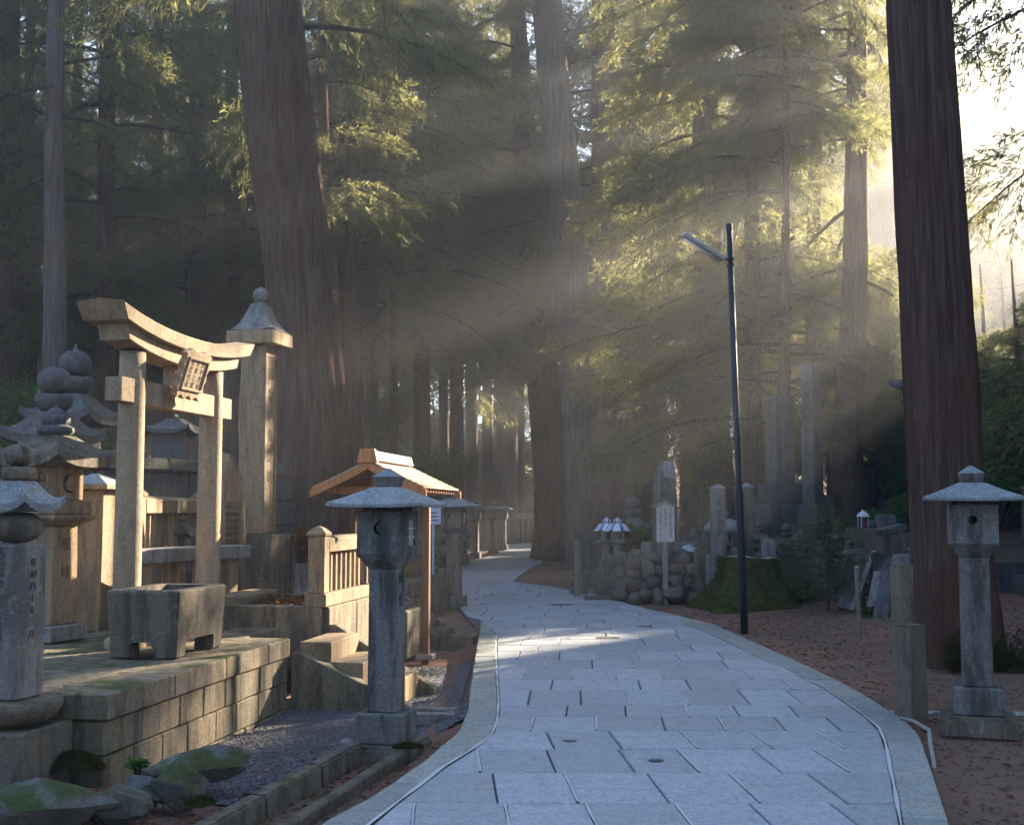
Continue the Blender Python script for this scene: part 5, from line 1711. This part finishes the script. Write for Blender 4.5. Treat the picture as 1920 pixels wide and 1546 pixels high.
carve(fbx, [MB().box((0, -0.15, 0.76), (0.14, 0.16, 0.13))])
MB().stack([(0.20, 0.952), (0.40, 0.955), (0.39, 1.04), (0.28, 1.15), (0.10, 1.20)], n=20).build('roof', M['lantern_roof'], t, smooth=True)
mb = MB()
ball(mb, 0.10, 1.19, 0.9, 14, tip=0.04)
mb.build('finial', M['granite'], t, smooth=True)
labs = ['knee-high grave tower {} on the slope behind the stumps']
where = ['beside the lamp pole', 'left of the young cedar', 'behind the young cedar', 'below the tallest stele', 'beside the tin lantern', 'next to the tilted block']
for k, (u, Y, v, s) in enumerate(((1424, 21.6, 965, 0.95), (1474, 21.0, 968, 1.1), (1500, 22.2, 985, 0.9), (1570, 21.8, 962, 1.0), (1634, 21.4, 962, 1.15), (1590, 20.6, 1000, 0.8))):
    q = P(u, v, Y)
    gorinto('knee-high grave tower ' + where[k], (q.x, Y, max(hz(q.x, Y) - 0.05, q.z - s)), s, 0.2 * k, ('old', 'dark', 'granite')[k % 3])
gw = ['squat gravestone right of the rubble wall', 'low gravestone beside the holed post', 'leaning-set gravestone left of the broad stump', 'pale gravestone behind the broad stump', 'mossed gravestone behind the narrow stump', 'gravestone close behind the young cedar',
      'dark gravestone right of the young cedar', 'rounded gravestone above the leaning slabs', 'gravestone behind the leaning slabs', 'gravestone at the foot of the forked cedar']
for k, (u, Y, v, w) in enumerate(((1292, 22.0, 1000, 0.26), (1318, 21.4, 1010, 0.24), (1310, 23.5, 985, 0.3), (1440, 20.6, 1005, 0.24), (1465, 22.6, 1000, 0.30), (1530, 20.8, 1010, 0.26), (1606, 20.2, 1025, 0.26), (1650, 18.6, 1030, 0.30), (1690, 18.2, 1035, 0.30), (1660, 23.4, 960, 0.34))):
    grave(gw[k], u, Y, v, w, ('granite', 'old', 'granite')[k % 3], rnd.uniform(-.3, .3))
for k in range(26):
    u, Y = rnd.uniform(1190, 1700), rnd.uniform(23.5, 34)
    q = P(u, 900, Y)
    if q.x < 3.4:
        continue
    g = hz(q.x, Y)
    hgt_ = rnd.uniform(0.8, 1.5)
    t = thing('grave_stone', 'shaded gravestone in the crowded upper rows under the cedars', 'gravestone', (q.x, Y, g), rnd.uniform(-.3, .3), 'crowded graves up the slope')
    w = rnd.uniform(.26, .38)
    mt = rnd.choice(('granite', 'old', 'dark'))
    MB().box((0, 0, -0.2), (w * 2, w * 1.8, 0.2 + hgt_ * 0.25)).build('plinth', M['old'], t, bevel=0.015)
    MB().box((0, 0, hgt_ * 0.252), (w, w * 0.85, hgt_ * 0.7)).build('shaft', M[mt], t, bevel=0.025)
for k in range(14):
    u, Y = rnd.uniform(0, 420), rnd.uniform(17.5, 26)
    q = P(u, 900, Y)
    g = hz(q.x, Y)
    hgt_ = rnd.uniform(0.9, 1.6)
    t = thing('grave_stone', 'shaded gravestone among the boles behind the mossy wall', 'gravestone', (q.x, Y, g), rnd.uniform(-.3, .3), 'graves behind the mossy wall')
    w = rnd.uniform(.3, .42)
    MB().box((0, 0, -0.2), (w * 2, w * 1.8, 0.2 + hgt_ * 0.25)).build('plinth', M['dark'], t, bevel=0.015)
    MB().box((0, 0, hgt_ * 0.252), (w, w * 0.85, hgt_ * 0.7)).build('shaft', M['dark'], t, bevel=0.025)
for k in range(18):
    u, Y = 1285 + 24 * k + rnd.uniform(-8, 8), rnd.uniform(20.4, 23.2)
    q = P(u, 990, Y)
    g = hz(q.x, Y)
    hgt_ = rnd.uniform(0.65, 1.05)
    t = thing('grave_stone', 'small grey gravestone packed into the rows just behind the mossy stumps', 'gravestone', (q.x, Y, g), rnd.uniform(-.35, .35), 'packed graves behind the stumps')
    w = rnd.uniform(.20, .28)
    mt = rnd.choice(('granite', 'granite', 'old', 'stele'))
    MB().box((0, 0, -0.2), (w * 1.9, w * 1.7, 0.2 + hgt_ * 0.22)).build('plinth', M['old'], t, bevel=0.012)
    if k % 3 == 0:
        MB().stack([(w * 0.5, hgt_ * 0.222), (w * 0.5, hgt_ * 0.75), (w * 0.38, hgt_ * 0.9), (w * 0.1, hgt_)], n=16).build('shaft', M[mt], t, smooth=True)
    else:
        MB().box((0, 0, hgt_ * 0.222), (w, w * 0.85, hgt_ * 0.78)).build('shaft', M[mt], t, bevel=0.02, seg=2)
# tin lantern with a red pane
q = P(1618, 965, 20.8)
t = thing('tin_lantern', 'small shiny tin lantern with a red pane on a grave ledge', 'lantern', (q.x, 20.8, q.z - 0.22), 0.2)
MB().box((0, 0, -1.0), (0.5, 0.4, 0.99)).build('ledge', M['old'], t, bevel=0.015)
MB().stack([(0.075, 0.0), (0.075, 0.18)], n=8).build('body', M['steel'], t)
MB().box((0.0, -0.078, 0.03), (0.05, 0.01, 0.10)).build('red_pane', M['cloth'], t)
for k in range(4):
    a = math.pi / 4 + k * math.pi / 2
    MB().tube([(0.09 * math.cos(a), 0.09 * math.sin(a), 0), (0.09 * math.cos(a), 0.09 * math.sin(a), 0.22)], 0.008, 6).build('bar', M['bluewhite'], t)
MB().stack([(0.12, 0.19), (0.08, 0.25), (0.03, 0.28), (0.02, 0.31)], n=12).build('lid', M['bluewhite'], t)
# tilted block
q = P(1672, 990, 19.2)
t = thing('stone_block', 'tilted dark slab resting on the wall beside the red-barked cedar', 'stone block', (q.x, 19.2, q.z - 0.08), 0.1)
b = MB().box((0, 0, 0), (0.42, 0.34, 0.12)).build('slab', M['dark'], t, bevel=0.02)
b.rotation_euler = (0, R(-14), 0)
MB().box((0, 0, -1.0), (0.36, 0.3, 0.98)).build('support', M['old'], t, bevel=0.02)
# ledge wall along the upper rows
t = thing('retaining_wall', 'low mossy retaining wall behind stumps and young cedar', 'wall', (0, 0, 0), 0)
x = 3.6
while x < 9.6:
    l = rnd.uniform(0.4, 0.8)
    yy = 21.6 + 0.02 * (x - 3.6)
    for r_ in range(2):
        MB().box((x + l / 2 + 0.1 * r_, yy + 0.05 * r_, 0.0 + r_ * 0.34), (l - 0.012, 0.35, 0.335)).build('block', M['dark'], t, bevel=0.02)
    x += l

# ---- leaning broken slabs, stake, posts, conduit
def leaning(label, u0, v0, u1, v1, Y, w, d, mat='dark', rz=0.0, name='leaning_slab', back=0.35):
    a, b = P(u0, v0, Y), P(u1, v1, Y + back)
    t = thing(name, label, 'stone slab', (a.x, a.y, a.z), 0)
    dv = b - a
    o = MB().box((0, 0, -0.03), (w, d, dv.length)).build('slab', M[mat], t, bevel=0.018)
    zq = dv.normalized()
    xq = Vector((1, 0, 0)).cross(zq).normalized()
    o.rotation_mode = 'QUATERNION'
    o.rotation_quaternion = dv.to_track_quat('Z', 'Y') @ Matrix.Rotation(rz, 3, 'Z').to_quaternion()
    return t
leaning('broken grave slab leaning far over, outermost of the leaning row', 1585, 1140, 1620, 1035, 18.6, 0.24, 0.16, 'granite', 0.4)
leaning('grey leaning slab with a squared top behind the wooden stake', 1636, 1150, 1668, 1045, 18.2, 0.24, 0.14, 'stele', 0.3)
leaning('short broken slab propped in the middle of the leaning row', 1632, 1160, 1650, 1070, 17.6, 0.16, 0.12, 'granite', 0.2)
leaning('smooth purplish slab leaning nearest the square posts', 1650, 1166, 1668, 1068, 17.3, 0.22, 0.12, 'stele', 0.25)
leaning('narrow slab edge lying behind the outermost leaning slab', 1576, 1135, 1598, 1042, 18.9, 0.12, 0.12, 'old', 0.1)
leaning('long pale wooden grave tablet leaning among the broken slabs', 1598, 1140, 1640, 1028, 18.3, 0.08, 0.02, 'greywood', 0.3, 'grave_tablet')
q, q2 = G(1613, 1200, -0.05), P(1606, 1062, 14.6)
t = thing('wooden_stake', 'thin weathered wooden stake driven into the red soil', 'stake', q, 0)
MB().tube([(0, 0, -0.1), (q2 - q) * 0.25, q2 - q], [0.030, 0.027, 0.026], 6).build('stake', M['greywood'], t)
def sqpost(label, u, v, vt, w, rz):
    q = G(u, v, -0.04)
    h = P(u, vt, q.y).z + 0.04
    t = thing('stone_post', label, 'stone post', (q.x, q.y + w * 0.5, -0.05), rz)
    MB().box((0, 0, -0.1), (w, w, h + 0.1), top=(0.97, 0.97)).build('shaft', M['old'], t, bevel=0.012)
    MB().stack([(w * 0.485, h + 0.001), (w * 0.40, h + 0.008)], n=4).build('tip', M['old'], t)
sqpost('short square stone post beside the conduit at the path edge', 1717, 1355, 1170, 0.19, R(30))
sqpost('taller square stone post just behind the short one', 1703, 1318, 1058, 0.15, R(24))
pts = [G(1690, 1345, 0.02), G(1715, 1352, 0.03), G(1742, 1368, 0.03), G(1744, 1392, 0.01), G(1750, 1425, -0.02), G(1753, 1450, -0.08)]
t = thing('conduit', 'grey plastic conduit pipe bent along the path edge', 'pipe', pts[0], 0)
MB().tube([p - pts[0] for p in pts], 0.014, 8).build('pipe', M['pipe'], t, smooth=True)
# second conduit slab line behind the lantern
q = G(1800, 1335, -0.04)
t = thing('edging_strip', 'flat greenish stone strip running behind the round-holed lantern', 'edging', (q.x + 0.6, q.y, -0.06), R(-4))
for k in range(4):
    MB().box((-0.9 + 0.62 * k, 0, -0.05), (0.61, 0.16, 0.065)).build('strip_stone', M['kerb'], t, bevel=0.006)
# tall lantern half behind the big bole; fence further back
q = P(1690, 720, 20.5)
t = thing('stone_lantern', 'tall dark stone lantern half hidden behind the red-barked cedar', 'stone lantern', (q.x + 0.34, 20.5, 0.5), 0.2)
MB().box((0, 0, -0.5), (0.7, 0.7, 0.95)).build('base', M['dark'], t, bevel=0.02)
MB().box((0, 0, 0.452), (0.32, 0.32, q.z - 0.5 - 0.50)).build('shaft', M['dark'], t, bevel=0.015)
MB().roof(0.40, 0.40, 0.22, 0.07, 0.12, 1.4, 0.1, q.z - 0.5).build('roof', M['dark'], t, weld=True)
balustrade('dark stone fence high on the slope between forked and red-barked cedars', (7.9, 27.0), (10.6, 27.6), 1.1, 1.65, 'dark', 7, 0.22, 0.2, slat=0.18)
balustrade('dark stone fence beside the far side of the red-barked cedar', (9.9, 22.5), (13.2, 23.5), 0.9, 1.1, 'dark', 8, 0.22, 0.2, slat=0.16)
for k, (x, y, s, lab) in enumerate(((9.6, 21.4, 1.2, 'shaded gravestone seen past the round-holed lantern roof'), (10.3, 20.6, 1.0, 'low shaded gravestone right of the round-holed lantern'))):
    t = thing('grave_stone', lab, 'gravestone', (x, y, hz(x, y)), 0.2)
    MB().box((0, 0, -0.2), (0.9, 0.8, 0.55)).build('plinth', M['dark'], t, bevel=0.02)
    MB().box((0, 0, 0.352), (0.5, 0.45, s)).build('shaft', M['dark'], t, bevel=0.03)

# ================================================================== young trees, bushes, litter
def leafy(mb, c, rad, n, size, r, mi=0, hollow=0.4):
    for k in range(n):
        d = Vector((r.gauss(0, 1), r.gauss(0, 1), r.gauss(0, 1))).normalized()
        f = hollow + (1 - hollow) * r.random() ** 0.6
        p = Vector(c) + Vector((d.x * rad[0], d.y * rad[1], d.z * rad[2])) * f
        u_ = Vector((r.uniform(-1, 1), r.uniform(-1, 1), r.uniform(-1, 0.4))).normalized()
        w_ = u_.cross(Vector((r.uniform(-1, 1), r.uniform(-1, 1), r.uniform(-1, 1)))).normalized()
        s = size * r.uniform(0.6, 1.3)
        mb.add([p, p + u_ * s * 0.5 + w_ * s * 0.28, p + u_ * s, p + u_ * s * 0.5 - w_ * s * 0.28], [(0, 1, 2, 3)], mi)
def bush(name, label, loc, rad, h, seed, mat='shrubleaf', n=14, leaves=260, size=0.09, group=None, cat='bush'):
    r = random.Random(seed)
    t = thing(name, label, cat, loc, 0, group)
    mb, st_ = MB(), MB()
    for k in range(n):
        a = r.uniform(0, 6.28)
        f = r.random() ** 0.6
        c = Vector((math.cos(a) * rad * f, math.sin(a) * rad * f, h * (0.25 + 0.75 * r.random() * (1 - 0.4 * f))))
        st_.tube([(0, 0, -0.05), Vector((c.x * 0.4, c.y * 0.4, c.z * 0.6)), c], [0.025, 0.014, 0.005], 5)
        leafy(mb, c, (rad * 0.36, rad * 0.36, h * 0.15), leaves, size, r, hollow=0.1)
    mb.build('foliage', M[mat], t)
    st_.build('stem', M['twig'], t)
    return t
# the young cedar
q = G(1553, 1147, 0.0)
yc = thing('young_cedar', 'young bushy cedar with a thin stem in the red soil', 'tree', (q.x, q.y, -0.05), 0)
MB().tube([(0, 0, 0), (0.02, 0, 0.8), (0.0, 0, 1.75)], [0.035, 0.025, 0.006], 8).build('trunk', M['twig'], yc)
rr_ = random.Random(8)
small = make_bough('young_bough', 77, 1.0, 16, 0.5)
small.materials[0] = M['shrubleaf']
for k in range(34):
    z = 0.35 + 1.4 * (k / 34)
    s = (0.56 - 0.36 * (k / 34) ** 1.3) * rr_.uniform(0.8, 1.15)
    o = obj('bough', small, yc, (0, 0, z))
    o.rotation_euler = (rr_.uniform(-.3, .3), rr_.uniform(-0.5, 0.1), k * 2.4)
    o.scale = (s, s, s)
q = P(1195, 985, 22.9)
bush('shrub', 'dark round shrub between glazed lanterns and natural stele', (q.x, 23.4, 0.3), 0.42, 1.15, 3, 'needle', 14, 300, 0.09)
q = P(40, 800, 24)
bush('maple_thicket', 'bright green maple thicket at the edge of the dark wood', (q.x - 0.6, 24.0, 1.2), 2.0, 3.4, 5, 'maple', 34, 420, 0.11)
bush('maple_thicket', 'green maple sprays behind the upturned torii beam', (P(185, 700, 25).x, 25.0, 1.2), 1.0, 2.6, 6, 'maple', 16, 300, 0.11)
q = P(735, 800, 40)
bush('maple_thicket', 'yellow-green sunlit thicket between boles above the shelter ridge', (q.x, 40, 1.2), 2.2, 3.6, 7, 'maple', 26, 300, 0.13)
q = P(1885, 880, 20)
bush('maple_thicket', 'green thicket to the shaded side of the round-holed lantern', (10.6, 26.0, 1.0), 2.2, 3.2, 8, 'maple', 36, 420, 0.11)
bush('maple_thicket', 'green thicket glimpsed past the tall half-hidden lantern', (9.6, 30.0, 1.2), 1.6, 3.0, 18, 'maple', 26, 380, 0.11)
bush('shrub', 'dark fern-like shrub in front of the retaining wall', (P(1500, 1100, 20).x, 20.2, 0.0), 0.5, 0.5, 9, 'shrubleaf', 14, 160, 0.08)
bush('shrub', 'low green shrub below the dark stone fence on the slope', (P(1665, 940, 24).x, 24.0, 1.0), 0.7, 0.9, 10, 'maple', 14, 220, 0.09)
for k, (u, v, r0, lab) in enumerate(((1585, 1128, 0.28, 'weedy green tuft at the foot of the leaning slabs'), (1640, 1160, 0.25, 'grassy tuft under the purplish leaning slab'))):
    q = G(u, v, 0)
    bush('weed_tuft', lab, (q.x, q.y, -0.03), r0, 0.22, 30 + k, 'shrubleaf', 8, 90, 0.07, cat='weeds')
# moss and grass at the foot of the big bole
t = thing('moss_cushion', 'long shaggy moss on the roots of the red-barked cedar', 'moss', G(1800, 1240, 0), 0)
o0 = t.location.copy()
mb = MB()
for k in range(5200):
    u = rnd.choice((rnd.gauss(1797, 14), rnd.gauss(1895, 20)))
    c = P(u, 1235, 12.0)
    b = Vector((c.x, 12.0 + rnd.uniform(-.12, .1), rnd.uniform(0.0, 0.42) * rnd.random())) - o0
    w_ = Vector((rnd.uniform(-1, 1), rnd.uniform(-1, 1), 0)) * 0.006
    mb.add([b - w_, b + w_, b + Vector((rnd.uniform(-.03, .03), -rnd.uniform(.02, .1), rnd.uniform(-.02, .09)))], [(0, 1, 2)])
stuff(mb.build('moss_strands', M['moss'], t))
def moss_patch(label, u, v, z, r0, n, up=0.05, squash=1.0, seed=0):
    q = G(u, v, z)
    t = thing('moss_cushion', label, 'moss', q, 0)
    mb = MB()
    for k in range(n):
        a, f = rnd.uniform(0, 6.28), rnd.random() ** 0.5
        hgt_ = up * (1 - f * f)
        b = Vector((r0 * f * math.cos(a), r0 * f * squash * math.sin(a), hgt_))
        w_ = Vector((rnd.uniform(-1, 1), rnd.uniform(-1, 1), 0)) * 0.005
        mb.add([b - w_, b + w_, b + Vector((rnd.uniform(-.02, .02), rnd.uniform(-.03, .01), rnd.uniform(.01, .035)))], [(0, 1, 2)])
    mb.build('moss_strands', M['moss'], t)
moss_patch('thick moss cushion at the foot of the inscribed grave pillar', 140, 1442, 0.02, 0.18, 2400, 0.10, 0.7)
moss_patch('small moss cushion in the gutter below the slanting slab', 375, 1508, 0.0, 0.08, 700, 0.03)
moss_patch('moss growing over the near edge of the crescent lantern slab', 765, 1402, 0.0, 0.10, 900, 0.02, 0.5)
q = G(258, 1446, -0.0)
bush('weed_tuft', 'single bright green weed beside the slanting slab', (q.x, q.y, 0.02), 0.07, 0.06, 44, 'maple', 6, 30, 0.04, cat='weeds')
# litter of needles and twigs on the red soil
mb = MB()
for k in range(15000):
    if rnd.random() < 0.75:
        x, y = rnd.uniform(2.3, 8.5), 5.5 + 16 * rnd.random() ** 1.5
        if x < at_y(RO, y) + 0.03:
            continue
    else:
        x, y = rnd.uniform(-3.2, -0.3), rnd.uniform(5.0, 8.8)
        if x > at_y(LO, y) - 0.03 or (Vector((x, y)) - A0.xy).dot(EX.xy) < 0.03 and y > 7:
            continue
    z = hz(x, y) + 0.006
    a, l, w_ = rnd.uniform(0, 6.28), rnd.uniform(0.02, 0.09), rnd.uniform(0.003, 0.007)
    c, s = math.cos(a), math.sin(a)
    mb.add([(x, y, z), (x + c * l / 2 - s * w_, y + s * l / 2 + c * w_, z + rnd.uniform(.004, .018)), (x + c * l, y + s * l, z + rnd.uniform(0, .01)), (x + c * l / 2 + s * w_, y + s * l / 2 - c * w_, z + .004)], [(0, 1, 2, 3)])
t_ = stuff(mb.build('leaf_litter', M['dryleaf']))
tag(t_, 'fallen brown needles and twigs scattered on the red soil', 'litter')
mb = MB()
for k in range(5000):
    x, y = rnd.uniform(2.3, 8.0), 5.5 + 13 * rnd.random() ** 1.4
    if x < at_y(RO, y) + 0.02 or noise.noise(Vector((x * 0.7, y * 0.7, 9))) < 0.0:
        continue
    r = rnd.uniform(0.006, 0.018)
    z = hz(x, y) + 0.0
    a = rnd.uniform(0, 6.28)
    c, s = math.cos(a) * r, math.sin(a) * r
    mb.add([(x + c, y + s, z), (x - s, y + c, z), (x - c, y - s, z), (x + s, y - c, z), (x, y, z + r * rnd.uniform(.5, 1))], [(0, 1, 4), (1, 2, 4), (2, 3, 4), (3, 0, 4)])
t_ = stuff(mb.build('grit', M['pebble']))
tag(t_, 'dark grit and pebbles strewn over the red soil', 'gravel')
# clear offering bag
q = P(1292, 1028, 21.0)
t = thing('crumpled_wrapper', 'crumpled shiny wrapper left on the stele pedestal', 'wrapper', (q.x, 21.1, q.z - 0.04), 0)
blob(MB(), (0, 0, 0.05), (0.09, 0.05, 0.06), 3.3, 9, 6, rough=0.9).build('wrapper', M['bluewhite'], t)

# ================================================================== the misty air
mb = MB().box((0, 0, -3.0), (540, 540, 48))
hz_o = stuff(mb.build('haze', []))
hm = bpy.data.materials.new('mist')
hm.use_nodes = True
nt = hm.node_tree
for n_ in list(nt.nodes):
    if n_.type != 'OUTPUT_MATERIAL':
        nt.nodes.remove(n_)
pv = nt.nodes.new('ShaderNodeVolumePrincipled')
pv.inputs['Color'].default_value = (0.93, 0.95, 1.0, 1)
pv.inputs['Density'].default_value = 0.0038
pv.inputs['Anisotropy'].default_value = 0.58
nt.links.new(pv.outputs[0], nt.nodes['Material Output'].inputs['Volume'])
hz_o.data.materials.clear()
hz_o.data.materials.append(hm)
hz_o['label'] = 'pale morning mist between the cedars'
hz_o['category'] = 'mist'
